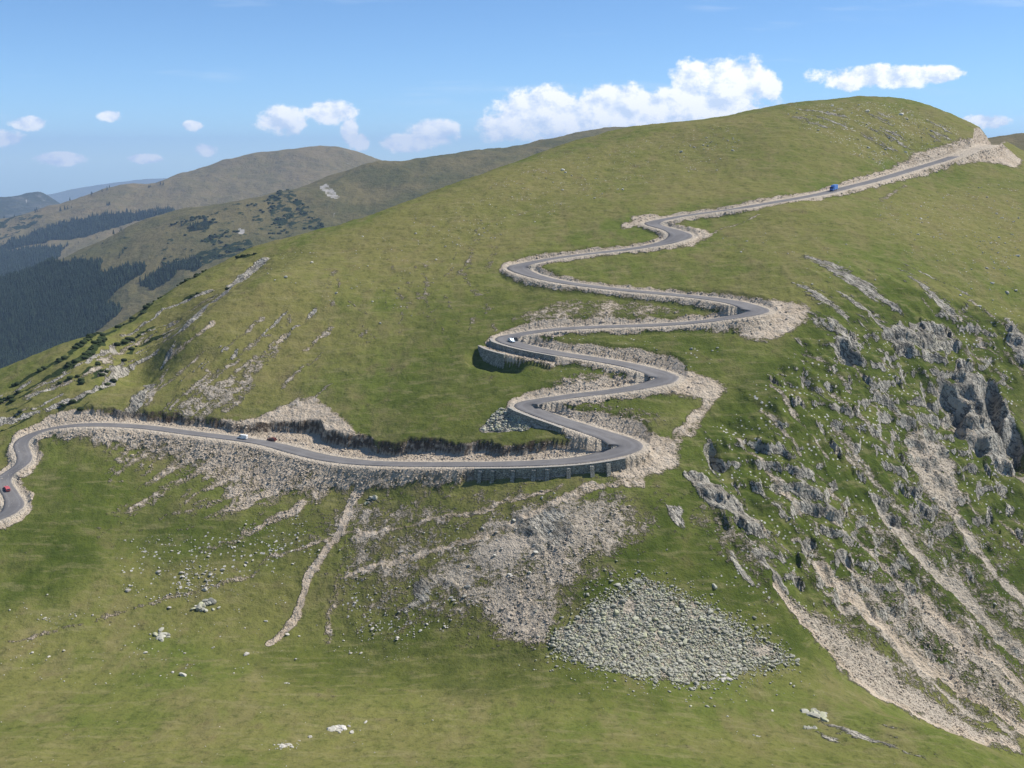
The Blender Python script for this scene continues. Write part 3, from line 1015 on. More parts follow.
    thr = n.m('SUBTRACT', n.m('MULTIPLY', n.m('ADD', A['stone'], n.m('MULTIPLY', n.m('SUBTRACT', n8, .5), 1.6), clamp=True), .42), .12)
    pf = n.m('MULTIPLY', n.step(n.m('SUBTRACT', thr, pd), -.03, .04), 1.0)
    g = n.mix(g, n.mix((.30, .29, .26), (.58, .56, .52), n1), pf)
    c = n.mix(g, scr, sf)
    c = n.mix(c, rock, rf)
    c = n.mix(c, grav, gf)
    c = n.mix(c, n.mix((.045, .032, .022), (.13, .095, .065), n2), n.m('MULTIPLY', A['soil_shade'], n.step(n2, .30, .55)))  # cut-bank shadow painted into the colour as dark earth brown
    c = n.mix(c, n.mix((.46, .40, .31), (.58, .51, .415), n2), n.m('MULTIPLY', A['dust'], .85))
    n.put(bs.inputs['Base Color'], c)
    bs.inputs['Roughness'].default_value = 1.0
    bs.inputs['Specular IOR Level'].default_value = 0.05
    stone = n.m('MAXIMUM', n.m('MAXIMUM', sf, rf), gf)
    h = n.m('ADD', n.m('MULTIPLY', n.m('ADD', n1, n.m('MULTIPLY', n2, 1.5)), n.m('ADD', .22, n.m('MULTIPLY', stone, .5))), n.m('MULTIPLY', n.m('MULTIPLY', crk, rf), .8))
    bump(n, bs, h, 1.3)
    return m


TURF = turf_material()


def add_attrs(o, d):
    for k, v in d.items():
        a = o.data.attributes.new(k, 'FLOAT', 'POINT')
        a.data.foreach_set('value', np.ascontiguousarray(v, np.float32).ravel())


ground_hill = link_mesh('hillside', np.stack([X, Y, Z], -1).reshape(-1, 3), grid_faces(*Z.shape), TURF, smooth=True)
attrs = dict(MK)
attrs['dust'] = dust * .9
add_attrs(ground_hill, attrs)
tag(ground_hill, kind='structure')

# ------------------------------------------------------------------ asphalt
def asphalt_material():
    m, n, bs = new_mat('asphalt')
    co = n.node('ShaderNodeTexCoord').outputs['Object']
    a = n.noise(co, 1 / 6, 4, .6)
    b = n.noise(co, 1 / .5, 3, .7)
    w = n.attr('across')
    c = n.mix((.140, .134, .132), (.185, .177, .172), n.step(a, .3, .7))
    c = n.mix(c, (.09, .088, .092), n.m('MULTIPLY', n.step(b, .5, .75), .5))
    wh = n.step(n.m('ABSOLUTE', n.m('SUBTRACT', n.m('ABSOLUTE', w), .5)), .0, .22, 1, 0)
    c = n.mix(c, (.20, .195, .195), n.m('MULTIPLY', wh, .5))
    edge = n.m('MULTIPLY', n.step(n.m('ADD', n.m('ABSOLUTE', w), n.m('MULTIPLY', n.m('SUBTRACT', a, .5), .5)), .90, 1.05), .7)
    c = n.mix(c, (.42, .37, .31), edge)
    n.put(bs.inputs['Base Color'], c)
    bs.inputs['Roughness'].default_value = .85
    bump(n, bs, b, .02)
    return m


ASPH = asphalt_material()
NA = 9
i_end = near_px(955, 156.5)
rr = road[:i_end]
nn = nor[:i_end]
acr = np.linspace(-1, 1, NA)
vx = rr[:, None, 0] + nn[:, None, 0] * rr[:, None, 3] * acr[None]
vy = rr[:, None, 1] + nn[:, None, 1] * rr[:, None, 3] * acr[None]
tilt = 0.03 * down[:i_end, None] * rr[:, None, 3] * acr[None]
vz = rr[:, None, 2] + 0.14 - 0.02 * np.abs(acr)[None] * rr[:, None, 3] * 0 + np.zeros_like(vx)
top = np.stack([vx, vy, vz], -1)
lft = top[:, :1].copy(); lft[..., 2] -= .5
rgt = top[:, -1:].copy(); rgt[..., 2] -= .5
allv = np.concatenate([lft, top, rgt], 1)
road_o = link_mesh('road', allv.reshape(-1, 3), grid_faces(allv.shape[0], allv.shape[1]), ASPH)
add_attrs(road_o, {'across': np.broadcast_to(np.concatenate([[-1], acr, [1]])[None], allv.shape[:2])})
tag(road_o, kind='structure')


def zat(x, y):
    return T.sample(Z, np.atleast_1d(np.asarray(x, float)), np.atleast_1d(np.asarray(y, float)))


# ------------------------------------------------------------------ hills behind
def far_sheet(cols, u0, u1, d0, d1, nu, nd, lam=.001):
    pts = []
    for px, items in cols:
        last = None
        for py, d in items:
            u, v = ray_uv(px, py)
            pts.append((u * d, d, v * d))
            last = (u, d, v * d)
        u, d, z = last
        pts.append((u * d * 1.06, d * 1.06, z - d * .012))
        pts.append((u * d * 1.25, d * 1.25, z - d * .11))
    P_ = [(a / 5, b / 5, c) for a, b, c in pts]
    ev = tps_fit(P_, lam)
    S = Sheet.__new__(Sheet)
    S.us = np.linspace(u0, u1, nu)
    S.ds = np.exp(np.linspace(math.log(d0), math.log(d1), nd))
    cu_ = np.linspace(u0, u1, 90)
    cl = np.linspace(math.log(d0), math.log(d1), 90)
    U, D = np.meshgrid(cu_, np.exp(cl))
    Zc_ = ev(U * D / 5, D / 5)
    S.Z = catmull((np.log(S.ds) - cl[0]) / (cl[-1] - cl[0]) * 89, 90) @ Zc_ @ catmull((S.us - u0) / (u1 - u0) * 89, 90).T
    S.U, S.D = np.meshgrid(S.us, S.ds)
    S.X, S.Y = S.U * S.D, S.D
    return S


def far_material(name, c1, c2, c3, scale, forest=(.012, .020, .010)):
    m, n, bs = new_mat(name)
    co = n.node('ShaderNodeTexCoord').outputs['Object']
    a = n.noise(co, 1 / scale, 5, .6)
    b = n.noise(co, 5.3 / scale, 5, .65)
    c = n.mix(c1, c2, n.step(a, .36, .64))
    c = n.mix(c, c3, n.m('MULTIPLY', n.step(b, .48, .72), .6))
    sh = n.step(n.m('ADD', n.attr('shrub'), n.m('MULTIPLY', n.m('SUBTRACT', b, .5), 1.7)), .50, .56)
    c = n.mix(c, (.020, .032, .014), sh)
    fo = n.step(n.m('ADD', n.attr('forest'), n.m('MULTIPLY', n.m('SUBTRACT', b, .5), .5)), .42, .55)
    c = n.mix(c, forest, fo)
    ro = n.step(n.m('ADD', n.attr('rock'), n.m('MULTIPLY', n.m('SUBTRACT', b, .5), .8)), .5, .62)
    c = n.mix(c, (.34, .32, .29), ro)
    n.put(bs.inputs['Base Color'], c)
    bs.inputs['Roughness'].default_value = 1
    bs.inputs['Specular IOR Level'].default_value = .03
    bump(n, bs, b, scale * .06)
    return m


def sheet_mask(S, polys):
    M = np.zeros(S.Z.shape)
    for pz, w in polys:
        d = densify(pz, 4, True)
        x, y, z = S.hit([p[0] for p in d], [p[1] for p in d], S.ds[0])
        # test in (u, log d), a plan coordinate of the sheet
        poly = list(zip(x / y, np.log(y)))
        M = np.maximum(M, inside(poly, S.us, np.log(S.ds)) * w)
    return M


def stroke_poly(pts, w):
    up = [(x, y - w / 2) for x, y in pts]
    dn = [(x, y + w / 2) for x, y in pts][::-1]
    return up + dn


def build_far(name, S, mat, amp, sc, masks, kind='structure'):
    base_ = S.Z.copy()
    M = {k: sheet_mask(S, masks.get(k, [])) for k in ('forest', 'shrub', 'rock')}
    S.Z = base_ + amp * fbm(S.X, S.Y, sc, 5, 7) + amp * .35 * (ridged(S.X, S.Y, sc * .6, 3, 19) - 1)
    o = link_mesh(name, np.stack([S.X, S.Y, S.Z], -1).reshape(-1, 3), grid_faces(*S.Z.shape), mat, smooth=True)
    add_attrs(o, M)
    tag(o, kind=kind)
    return M


HB = far_sheet([(-250, [(420, 1700), (390, 2250), (330, 2500), (305, 2650)]), (-100, [(420, 1700), (375, 2250), (330, 2400), (292, 2620)]), (0, [(420, 1650), (362, 2200), (320, 2380), (281, 2600)]),
                (64, [(410, 1650), (345, 2200), (310, 2380), (259, 2650)]), (128, [(390, 1650), (325, 2200), (280, 2420), (228, 2750)]), (190, [(360, 1650), (300, 2200), (255, 2480), (209, 2800)]),
                (256, [(330, 1650), (262, 2350), (230, 2580), (197, 2850)]), (300, [(310, 1700), (245, 2400), (215, 2650), (187, 2900)]), (340, [(290, 1750), (233, 2500), (200, 2720), (175, 2950)]), (380, [(260, 1800), (215, 2600), (190, 2780), (161, 3000)]),
                (450, [(230, 1900), (185, 2750), (155, 3050)]), (520, [(200, 2000), (163, 2850), (145, 3100)]), (560, [(190, 2050), (155, 2900), (136, 3150)]), (615, [(175, 2100), (150, 2950), (127.5, 3200)]), (700, [(165, 2200), (150, 3000), (132, 3250)]),
                (850, [(165, 2200), (150, 3100)])], -.60, .32, 1250, 4400, 620, 420)
M_TURFB = far_material('far_turf', (.098, .094, .038), (.150, .125, .056), (.068, .072, .028), 130)
FORB = [([(-60, 285), (0, 281), (37, 267), (75, 260), (102, 260), (100, 272), (125, 266), (147, 263), (144, 272), (120, 287), (110, 295), (105, 302), (122, 307), (117, 317), (95, 332), (60, 362), (0, 380), (-60, 390)], 1.0),
        ([(138, 283), (150, 275), (170, 263), (182, 262), (174, 275), (152, 287)], 1.0), ([(176, 262), (195, 258), (203, 262), (195, 270), (178, 270)], .8), ([(186, 230), (205, 222), (215, 224), (208, 232), (190, 235)], .55)]
MB = build_far('forested_hill', HB, M_TURFB, 7, 190, {
    'forest': FORB,
    'shrub': [([(268, 197), (288, 188), (300, 200), (325, 222), (322, 230), (290, 228), (270, 218)], .50), ([(190, 215), (300, 195), (330, 230), (300, 245), (180, 270), (150, 262)], .36),
              ([(195, 252), (250, 240), (255, 250), (200, 262)], .6), ([(200, 243), (212, 236), (225, 235), (214, 244)], .66), ([(60, 258), (180, 215), (200, 225), (150, 260), (100, 258)], .26)],
    'rock': [([(318, 188), (327, 184), (341, 196), (337, 200), (327, 197)], .62), ([(333, 203), (336, 203), (335, 218), (333, 217)], .5), ([(238, 228), (246, 230), (243, 235), (236, 234)], .8)]})

HC = far_sheet([(-250, [(330, 3600), (280, 4300), (236, 4800)]), (-100, [(320, 3600), (270, 4300), (228, 4800)]), (0, [(310, 3600), (280, 4000), (245, 4500), (219, 4850)]), (50, [(300, 3600), (262, 4100), (230, 4600), (206, 4950)]),
                (100, [(290, 3700), (245, 4250), (215, 4700), (190, 5050)]), (125, [(285, 3700), (240, 4300), (205, 4800), (183, 5100)]), (150, [(280, 3700), (235, 4300), (205, 4750), (181, 5150)]), (200, [(270, 3800), (225, 4400), (190, 4900), (166, 5250)]),
                (250, [(260, 3800), (215, 4500), (180, 5000), (153, 5350)]), (290, [(250, 3800), (210, 4500), (175, 5000), (147.5, 5400)]), (345, [(240, 3800), (205, 4500), (175, 5000), (148, 5400)]), (365, [(235, 3800), (200, 4550), (180, 5000), (153, 5400)]),
                (390, [(230, 3800), (200, 4600), (161, 5400)]), (460, [(220, 3900), (190, 4700), (163, 5450)]), (600, [(220, 3900), (190, 4700), (165, 5450)])], -.58, .2, 3300, 7000, 420, 260)
M_TURFC = far_material('distant_turf', (.150, .125, .060), (.185, .145, .075), (.115, .110, .045), 260)
FORC = [([(-60, 262), (0, 246), (45, 229), (90, 219), (130, 213), (173, 208), (178, 211), (150, 216), (100, 229), (88, 233), (60, 238), (0, 250), (-60, 268)], 1.0), ([(-60, 272), (0, 252), (35, 246), (65, 244), (60, 256), (20, 280), (-60, 300)], 1.0)]
MC = build_far('bare_mountain', HC, M_TURFC, 16, 420, {'forest': FORC, 'rock': [([(310, 160), (345, 150), (372, 156), (350, 172), (320, 170)], .40)], 'shrub': [([(-40, 232), (0, 222), (40, 210), (50, 218), (0, 240)], .5)]})

HD = far_sheet([(-160, [(260, 6400), (203, 8200)]), (-60, [(255, 6400), (198, 8200)]), (-5, [(250, 6400), (199, 8200)]), (16, [(248, 6400), (197, 8200)]), (25, [(247, 6400), (193.5, 8200)]), (36, [(246, 6400), (190, 8200)]), (45, [(245, 6400), (191.5, 8200)]),
                (54, [(245, 6400), (199, 8200)]), (70, [(245, 6400), (210, 8200)]), (120, [(245, 6400), (225, 8200)]), (200, [(245, 6400), (230, 8200)])], -.62, -.2, 6000, 10500, 200, 120, .0001)
build_far('blue_peak', HD, far_material('peak_rock', (.035, .045, .03), (.06, .065, .045), (.16, .155, .14), 500), 18, 620, {'rock': [([(24, 199), (27, 196), (28, 205), (26, 207)], .6), ([(38, 193), (48, 196), (45, 202), (41, 199)], .45)]})
HE = far_sheet([(-300, [(240, 16000), (200, 20000)]), (0, [(240, 16000), (203, 20000)]), (50, [(240, 16000), (199, 20000)]), (75, [(240, 16000), (192, 20000)]), (95, [(240, 16000), (186, 20000)]), (130, [(240, 16000), (181, 20000)]), (160, [(240, 16000), (179, 20000)]),
                (220, [(240, 16000), (186, 20000)]), (400, [(240, 16000), (183, 20000)]), (700, [(240, 16000), (184, 20000)]), (1000, [(240, 16000), (182, 20000)]), (1300, [(240, 16000), (186, 20000)])], -.8, .8, 15000, 23000, 300, 60, .0001)
build_far('distant_range', HE, far_material('range_turf', (.10, .11, .07), (.12, .13, .08), (.16, .15, .12), 1200), 30, 1500, {})
HR = far_sheet([(860, [(230, 1150), (170, 1500), (150, 1700)]), (940, [(230, 1150), (170, 1450), (143, 1700)]), (985, [(230, 1150), (170, 1450), (139, 1700)]), (1024, [(230, 1150), (170, 1450), (133, 1700)]), (1100, [(230, 1150), (170, 1450), (122, 1700)]),
                (1250, [(230, 1150), (165, 1450), (105, 1750)])], .26, .85, 1060, 2400, 260, 160)
build_far('right_hill', HR, far_material('right_turf', (.125, .110, .055), (.165, .135, .070), (.11, .10, .045), 110), 3, 120, {'rock': [(stroke_poly([(1012, 142), (1007, 150), (1005, 158)], 3), .8)]})

vm, vn, vb = new_mat('valley_floor')
vco = vn.node('ShaderNodeTexCoord').outputs['Object']
vn.put(vb.inputs['Base Color'], vn.mix((.03, .045, .02), (.10, .10, .045), vn.step(vn.noise(vco, 1 / 600, 6, .6), .42, .6)))
GZ = -1150.0
gp = link_mesh('ground', [(-32000, -4000, GZ), (32000, -4000, GZ), (32000, 34000, GZ), (-32000, 34000, GZ)], [(0, 1, 2, 3)], vm)
tag(gp, kind='structure')

# ------------------------------------------------------------------ conifer woods far off (a mass)
rng = np.random.default_rng(7)


def conifer_template():
    vs, fs = [], []
    for (z0, z1, r, n, ph) in ((.10, .52, .21, 7, 0), (.34, .76, .155, 6, .4), (.60, 1.0, .095, 5, .9)):
        b = len(vs)
        for k in range(n):
            a = 2 * math.pi * k / n + ph
            rr_ = r * (1 + .18 * math.sin(3 * a + ph))
            vs.append((math.cos(a) * rr_, math.sin(a) * rr_, z0 + .03 * math.cos(2.3 * a)))
        vs.append((0, 0, z1))
        for k in range(n):
            fs.append((b + k, b + (k + 1) % n, b + n))
    b = len(vs)
    for k in range(3):
        a = 2 * math.pi * k / 3
        vs.append((math.cos(a) * .03, math.sin(a) * .03, -.05))
    vs.append((0, 0, .4))
    for k in range(3):
        fs.append((b + k, b + (k + 1) % 3, b + 3))
    return np.array(vs), np.array(fs)


def scatter_mesh(name, tv, tf, pos, size, mat, kind='stuff', squash=None, rot3=False, smooth=False):
    n = len(pos)
    a = rng.uniform(0, 2 * math.pi, n)
    ca, sa = np.cos(a), np.sin(a)
    v = np.repeat(tv[None], n, 0)
    if squash is not None:
        v = v * squash[:, None, :]
    x = v[..., 0] * ca[:, None] - v[..., 1] * sa[:, None]
    y = v[..., 0] * sa[:, None] + v[..., 1] * ca[:, None]
    out = np.stack([x, y, v[..., 2]], -1) * size[:, None, None] + pos[:, None, :]
    f = (tf[None] + (np.arange(n) * len(tv))[:, None, None]).reshape(-1, 3)
    o = link_mesh(name, out.reshape(-1, 3), f, mat, smooth=smooth)
    tag(o, kind=kind)
    return o


def needle_material(name, c1, c2):
    m, n, bs = new_mat(name)
    g = n.node('ShaderNodeNewGeometry')
    co = n.node('ShaderNodeTexCoord').outputs['Object']
    r = g.outputs['Random Per Island']
    c = n.mix(c1, c2, r)
    c = n.mix(c, tuple(x * .55 for x in c1), n.m('MULTIPLY', n.step(n.noise(co, 1 / 3, 3), .45, .65), .5))
    n.put(bs.inputs['Base Color'], c)
    bs.inputs['Roughness'].default_value = .9
    return m


tv, tf = conifer_template()


def wood(name, S, M, spacing, h, mat, u0, u1, d0, d1, thr=.4):
    A_ = 0.5 * (u1 - u0) * (d1 ** 2 - d0 ** 2)
    n = int(A_ / spacing ** 2)
    d = np.sqrt(rng.uniform(d0 ** 2, d1 ** 2, n))
    u = rng.uniform(u0, u1, n)
    x, y = u * d, d
    w = S.sample(M, x, y) * .8 + .42 * fbm(x, y, 75, 4, 5)
    w = np.where(S.sample(M, x, y) > .1, w, w * .55)
    k = w > thr - .08 + rng.uniform(-.2, .2, n)
    x, y = x[k], y[k]
    z = S.sample(S.Z, x, y)
    hh = h * rng.uniform(.4, 1.15, len(x)) * (1 + .3 * fbm(x, y, 45, 2, 9))
    print(name, len(x))
    return scatter_mesh(name, tv, tf, np.stack([x, y, z], 1), hh, mat)


M_NEED = needle_material('conifer_needles', (.006, .018, .012), (.026, .042, .022))
o = wood('conifer_forest', HB, MB['forest'], 4.2, 12, M_NEED, -.56, -.27, 1900, 2900)
tag(o, 'dark conifer forest filling the valley below the green spur', 'forest')
o = wood('mountain_forest', HC, MC['forest'], 8.0, 18, M_NEED, -.55, -.27, 3700, 5300)
tag(o, 'blue dark forest strips at the foot of the bare mountain', 'forest')

# dwarf pine and juniper thickets
def bush_template():
    bm = bmesh.new()
    bmesh.ops.create_icosphere(bm, subdivisions=2, radius=1)
    r = random.Random(4)
    for v in bm.verts:
        v.co *= r.uniform(.72, 1.18)
        v.co.z = v.co.z * .6 + .25
    vs = np.array([v.co[:] for v in bm.verts])
    bm.verts.index_update()
    fs = np.array([[v.index for v in f.verts] for f in bm.faces])
    bm.free()
    return vs, fs


bv, bf = bush_template()
M_BUSH = needle_material('dwarf_pine', (.020, .032, .012), (.042, .058, .020))
n = 9000
d = np.sqrt(rng.uniform(2000 ** 2, 3200 ** 2, n))
u = rng.uniform(-.42, .06, n)
w = HB.sample(MB['shrub'], u * d, d) + .42 * fbm(u * d, d, 55, 3, 15)
k = w > .50
px_, py_ = (u * d)[k], d[k]
o = scatter_mesh('hill_shrubs', bv, bf, np.stack([px_, py_, HB.sample(HB.Z, px_, py_)], 1), rng.uniform(2.0, 5.0, k.sum()), M_BUSH)
tag(o, 'dark dwarf pine thickets on the far brown hillside', 'shrubs')
n = 60000
x = rng.uniform(-330, 20, n)
y = rng.uniform(380, 900, n)
w0_ = plan_sample(PLAN['shrub'], x, y)
w = w0_ + .5 * fbm(x, y, 9, 3, 25)
k = (w > .52) & (w0_ > .2)
x, y = x[k], y[k]
kk = rng.uniform(0, 1, len(x)) < .75
x, y = x[kk], y[kk]
print('thicket', len(x))
o = scatter_mesh('dwarf_pine_thicket', bv, bf, np.stack([x, y, zat(x, y)], 1), rng.uniform(.5, 1.4, len(x)), M_BUSH)
tag(o, 'dark green dwarf pine thicket along the edge of the left spur', 'shrubs')

# ------------------------------------------------------------------ rocks
def rock_template(seed, sub=1):
    r = random.Random(seed)
    bm = bmesh.new()
    bmesh.ops.create_icosphere(bm, subdivisions=sub, radius=1)
    planes = []
    for _ in range(7):
        v = Vector((r.gauss(0, 1), r.gauss(0, 1), r.gauss(0, .8))).normalized()
        planes.append((v, r.uniform(.55, .85)))
    sx, sy, sz = r.uniform(.8, 1.2), r.uniform(.55, .95), r.uniform(.34, .58)
    for v in bm.verts:
        for nrm, dd in planes:
            ex = v.co.dot(nrm) - dd
            if ex > 0:
                v.co -= nrm * ex
        v.co *= r.uniform(.96, 1.04)
        v.co.x *= sx
        v.co.y *= sy
        v.co.z *= sz
    bm.verts.index_update()
    vs = np.array([v.co[:] for v in bm.verts])
    fs = np.array([[v.index for v in f.verts] for f in bm.faces])
    bm.free()
    return vs, fs


ROCKS = [rock_template(s, 2) for s in range(8)]


def stone_material(name, c1, c2, lichen, lf):
    m, n, bs = new_mat(name)
    g = n.node('ShaderNodeNewGeometry')
    oi = n.node('ShaderNodeObjectInfo')
    co = n.node('ShaderNodeTexCoord').outputs['Object']
    r = n.m('FRACT', n.m('ADD', g.outputs['Random Per Island'], oi.outputs['Random']))
    a = n.noise(co, 1.4, 4, .65)
    c = n.mix(c1, c2, n.m('ADD', n.m('MULTIPLY', r, .75), n.m('MULTIPLY', n.m('SUBTRACT', a, .5), 1.0), clamp=True))
    r2 = n.m('FRACT', n.m('MULTIPLY', r, 7.31))
    c = n.mix(c, lichen, n.m('MULTIPLY', n.step(n.m('ADD', r2, n.m('SUBTRACT', a, .5)), .5, .95), lf))
    n.put(bs.inputs['Base Color'], c)
    bs.inputs['Roughness'].default_value = .95
    bump(n, bs, a, .12)
    return m


M_TALUS = stone_material('lichen_stone', (.27, .26, .215), (.50, .49, .40), (.46, .46, .28), .7)
M_PALE = stone_material('pale_stone', (.36, .335, .29), (.66, .625, .555), (.46, .45, .33), .35)
M_RUBBLE = stone_material('road_rubble', (.32, .265, .205), (.60, .51, .40), (.38, .33, .28), .4)
rock_meshes = {}


def rock_mesh(i, mat):
    key = (i, mat.name)
    if key not in rock_meshes:
        me = bpy.data.meshes.new('boulder')
        v, f = ROCKS[i]
        me.from_pydata([tuple(a) for a in v], [], [tuple(int(t) for t in a) for a in f])
        me.materials.append(mat)
        me.update()
        rock_meshes[key] = me
    return rock_meshes[key]


def sample_poly(poly, n):
    xs = np.array([p[0] for p in poly])
    ys = np.array([p[1] for p in poly])
    out = []
    tot = 0
    while tot < n:
        x = rng.uniform(xs.min(), xs.max(), 4 * n)
        y = rng.uniform(ys.min(), ys.max(), 4 * n)
        res = np.zeros(len(x), bool)
        j = len(poly) - 1
        for i in range(len(poly)):
            xi, yi = poly[i]
            xj, yj = poly[j]
            if yi != yj:
                res ^= ((yi > y) != (yj > y)) & (x < (xj - xi) * (y - yi) / (yj - yi) + xi)
            j = i
        out.append(np.stack([x[res], y[res]], 1))
        tot += res.sum()
    return np.concatenate(out)[:n]


def mass(name, pts, size, mat, label, sink=.15):
    """many loose stones as one object"""
    z = zat(pts[:, 0], pts[:, 1])
    kinds = rng.integers(0, 8, len(pts))
    V, Fc = [], []
    off = 0
    for kd in range(8):
        idx = np.where(kinds == kd)[0]
        if not len(idx):
            continue
        tv_, tf_ = rock_template(kd, 1)
        a = rng.uniform(0, 6.283, len(idx))
        ca, sa = np.cos(a), np.sin(a)
        v = np.repeat(tv_[None], len(idx), 0)
        tl = rng.uniform(-.5, .5, len(idx))
        ct, st = np.cos(tl), np.sin(tl)
        y1 = v[..., 1] * ct[:, None] - v[..., 2] * st[:, None]
        z1 = v[..., 1] * st[:, None] + v[..., 2] * ct[:, None]
        x1 = v[..., 0] * ca[:, None] - y1 * sa[:, None]
        y2 = v[..., 0] * sa[:, None] + y1 * ca[:, None]
        s = size[idx]
        p = np.stack([pts[idx, 0], pts[idx, 1], z[idx] + s * (.35 - sink)], 1)
        o_ = np.stack([x1, y2, z1], -1) * s[:, None, None] + p[:, None]
        V.append(o_.reshape(-1, 3))
        Fc.append((tf_[None] + (off + np.arange(len(idx)) * len(tv_))[:, None, None]).reshape(-1, 3))
        off += len(idx) * len(tv_)
    o = link_mesh(name, np.concatenate(V), np.concatenate(Fc), mat)
    tag(o, label, 'stones', kind='stuff')
    return o


def singles(pts, size, mat, label, group, sink=.15):
    z = zat(pts[:, 0], pts[:, 1])
    for (x, y), s, zz in zip(pts, size, z):
        o = bpy.data.objects.new('boulder', rock_mesh(int(rng.integers(0, 8)), mat))
        COL.objects.link(o)
        o.location = (x, y, zz + s * (.35 - sink))
        o.scale = (s, s, s)
        o.rotation_euler = (rng.uniform(-.4, .4), rng.uniform(-.4, .4), rng.uniform(0, 6.28))
        tag(o, label, 'boulder', group)


# boulder field below the scree fan
tp = plan_poly([(640, 578), (670, 590), (705, 605), (755, 632), (797, 659), (760, 668), (720, 676), (680, 684), (645, 678), (610, 671), (580, 662), (553, 652), (552, 634), (572, 628), (585, 610), (612, 594)])
tpts = sample_poly(tp, 17000) + rng.normal(0, 1.5, (17000, 2)) * rng.choice([.5, 1.5, 4.0], (17000, 1), p=[.6, .3, .1])
tq = fbm(tpts[:, 0], tpts[:, 1], 7, 3, 201)
tpts = tpts[tq > -.62 + .5 * rng.uniform(-.5, .5, len(tq))]
tsz = np.clip(rng.lognormal(-1.36, .52, len(tpts)), .13, 1.05)
o_ = np.argsort(-tsz)
big, rest = o_[:130], o_[130:]
singles(tpts[big], tsz[big], M_TALUS, 'large angular lichen-grey boulder in the rock field at the foot of the scree', 'large boulders of the rock field', .2)
mass('boulder_field', tpts[rest], tsz[rest], M_TALUS, 'field of grey lichen-covered boulders above the green meadow', .2)

# loose pale stones over the turf, screes and crags
ZONES = [([(120, 540), (200, 530), (300, 510), (330, 550), (270, 582), (150, 608), (120, 590)], 620, .42), ([(150, 575), (215, 560), (215, 590), (160, 600)], 160, .5), ([(340, 545), (470, 520), (560, 490), (640, 490), (560, 600), (400, 640), (330, 640)], 700, .42),
         ([(690, 430), (820, 330), (1020, 300), (1020, 740), (860, 670), (700, 580)], 520, .40), ([(780, 108), (880, 102), (950, 128), (955, 142), (880, 165), (800, 130)], 260, .75), ([(545, 158), (740, 125), (740, 165), (600, 200), (430, 260), (400, 240)], 190, .6),
         ([(250, 265), (430, 210), (480, 260), (400, 330), (280, 330)], 160, .55), ([(0, 600), (280, 560), (330, 640), (250, 690), (0, 680)], 170, .40), ([(860, 200), (1020, 180), (1020, 315), (900, 260)], 240, .6), ([(30, 620), (90, 608), (95, 618), (20, 634)], 45, .4),
         ([(680, 235), (830, 230), (900, 280), (760, 290)], 60, .5), ([(0, 690), (500, 680), (900, 720), (900, 766), (0, 766)], 110, .26), ([(330, 600), (420, 610), (440, 660), (330, 660)], 130, .38), ([(560, 300), (720, 305), (720, 400), (560, 420)], 110, .5),
         ([(690, 140), (740, 130), (738, 152), (690, 150)], 70, .7), ([(575, 190), (625, 186), (620, 197), (580, 200)], 25, .7), ([(470, 215), (510, 225), (500, 238), (468, 238)], 30, .6), ([(265, 742), (300, 740), (300, 750), (268, 750)], 22, .42), ([(305, 722), (368, 722), (366, 732), (310, 738)], 40, .5),
         ([(715, 672), (732, 672), (732, 685), (718, 685)], 16, .5), ([(940, 300), (1020, 190), (1020, 320)], 100, .7)]
sp, ss = [], []
for pz, nq, s in ZONES:
    q_ = sample_poly(plan_poly(pz), nq)
    # stones lie in clusters
    cl_ = fbm(q_[:, 0], q_[:, 1], 14, 3, 77)
    q_ = q_[cl_ > -.28]
    sp.append(q_)
    ss.append(np.clip(s * .68 * rng.lognormal(-.25, .55, len(q_)), .13, 1.7))
sp = np.concatenate(sp)
ss = np.concatenate(ss)
okd = T.sample(near_d, sp[:, 0], sp[:, 1]) > 7.5
sp, ss = sp[okd], ss[okd]
o_ = np.argsort(-ss / sp[:, 1])
singles(sp[o_[:160]], ss[o_[:160]], M_PALE, 'pale weathered boulder lying loose on the grassy slope', 'loose pale boulders on the grassy slopes', .2)
mass('loose_stones', sp[o_[160:]], ss[o_[160:]], M_PALE, 'small pale stones strewn over the turf and screes', .2)

# rubble on cut banks and tips along the road
n = 17000
ii = rng.integers(0, len(road), n)
sd_ = rng.choice([-1.0, 1.0], n)
off = road[ii, 3] + shoul[ii] + np.abs(rng.normal(0, 3.2, n)) + .4
x = road[ii, 0] + nor[ii, 0] * sd_ * off
y = road[ii, 1] + nor[ii, 1] * sd_ * off
gv = T.sample(MK['gravel'], x, y)
dd_ = T.sample(near_d, x, y)
k = (gv + rng.uniform(-.3, .1, n) > .45) & (dd_ > T.sample(wd, x, y) + .3) & (y > 150) & (y < 860)
x, y = x[k], y[k]
mass('road_rubble', np.stack([x, y], 1), np.clip(rng.lognormal(-1.45, .5, len(x)), .1, .8), M_RUBBLE, 'beige broken rubble on the banks beside the road', .15)
gp_ = sample_poly(plan_poly([(62, 431), (160, 435), (290, 457), (340, 468), (480, 471), (470, 482), (400, 488), (340, 510), (262, 540), (160, 540), (200, 495), (110, 448)]), 9000)
gp_ = gp_[T.sample(MK['gravel'], gp_[:, 0], gp_[:, 1]) + rng.uniform(-.45, .1, len(gp_)) > .5]
mass('tipped_rubble', gp_, np.clip(rng.lognormal(-1.6, .5, len(gp_)), .09, .7), M_RUBBLE, 'beige rubble tipped down the slope below the lower road', .2)
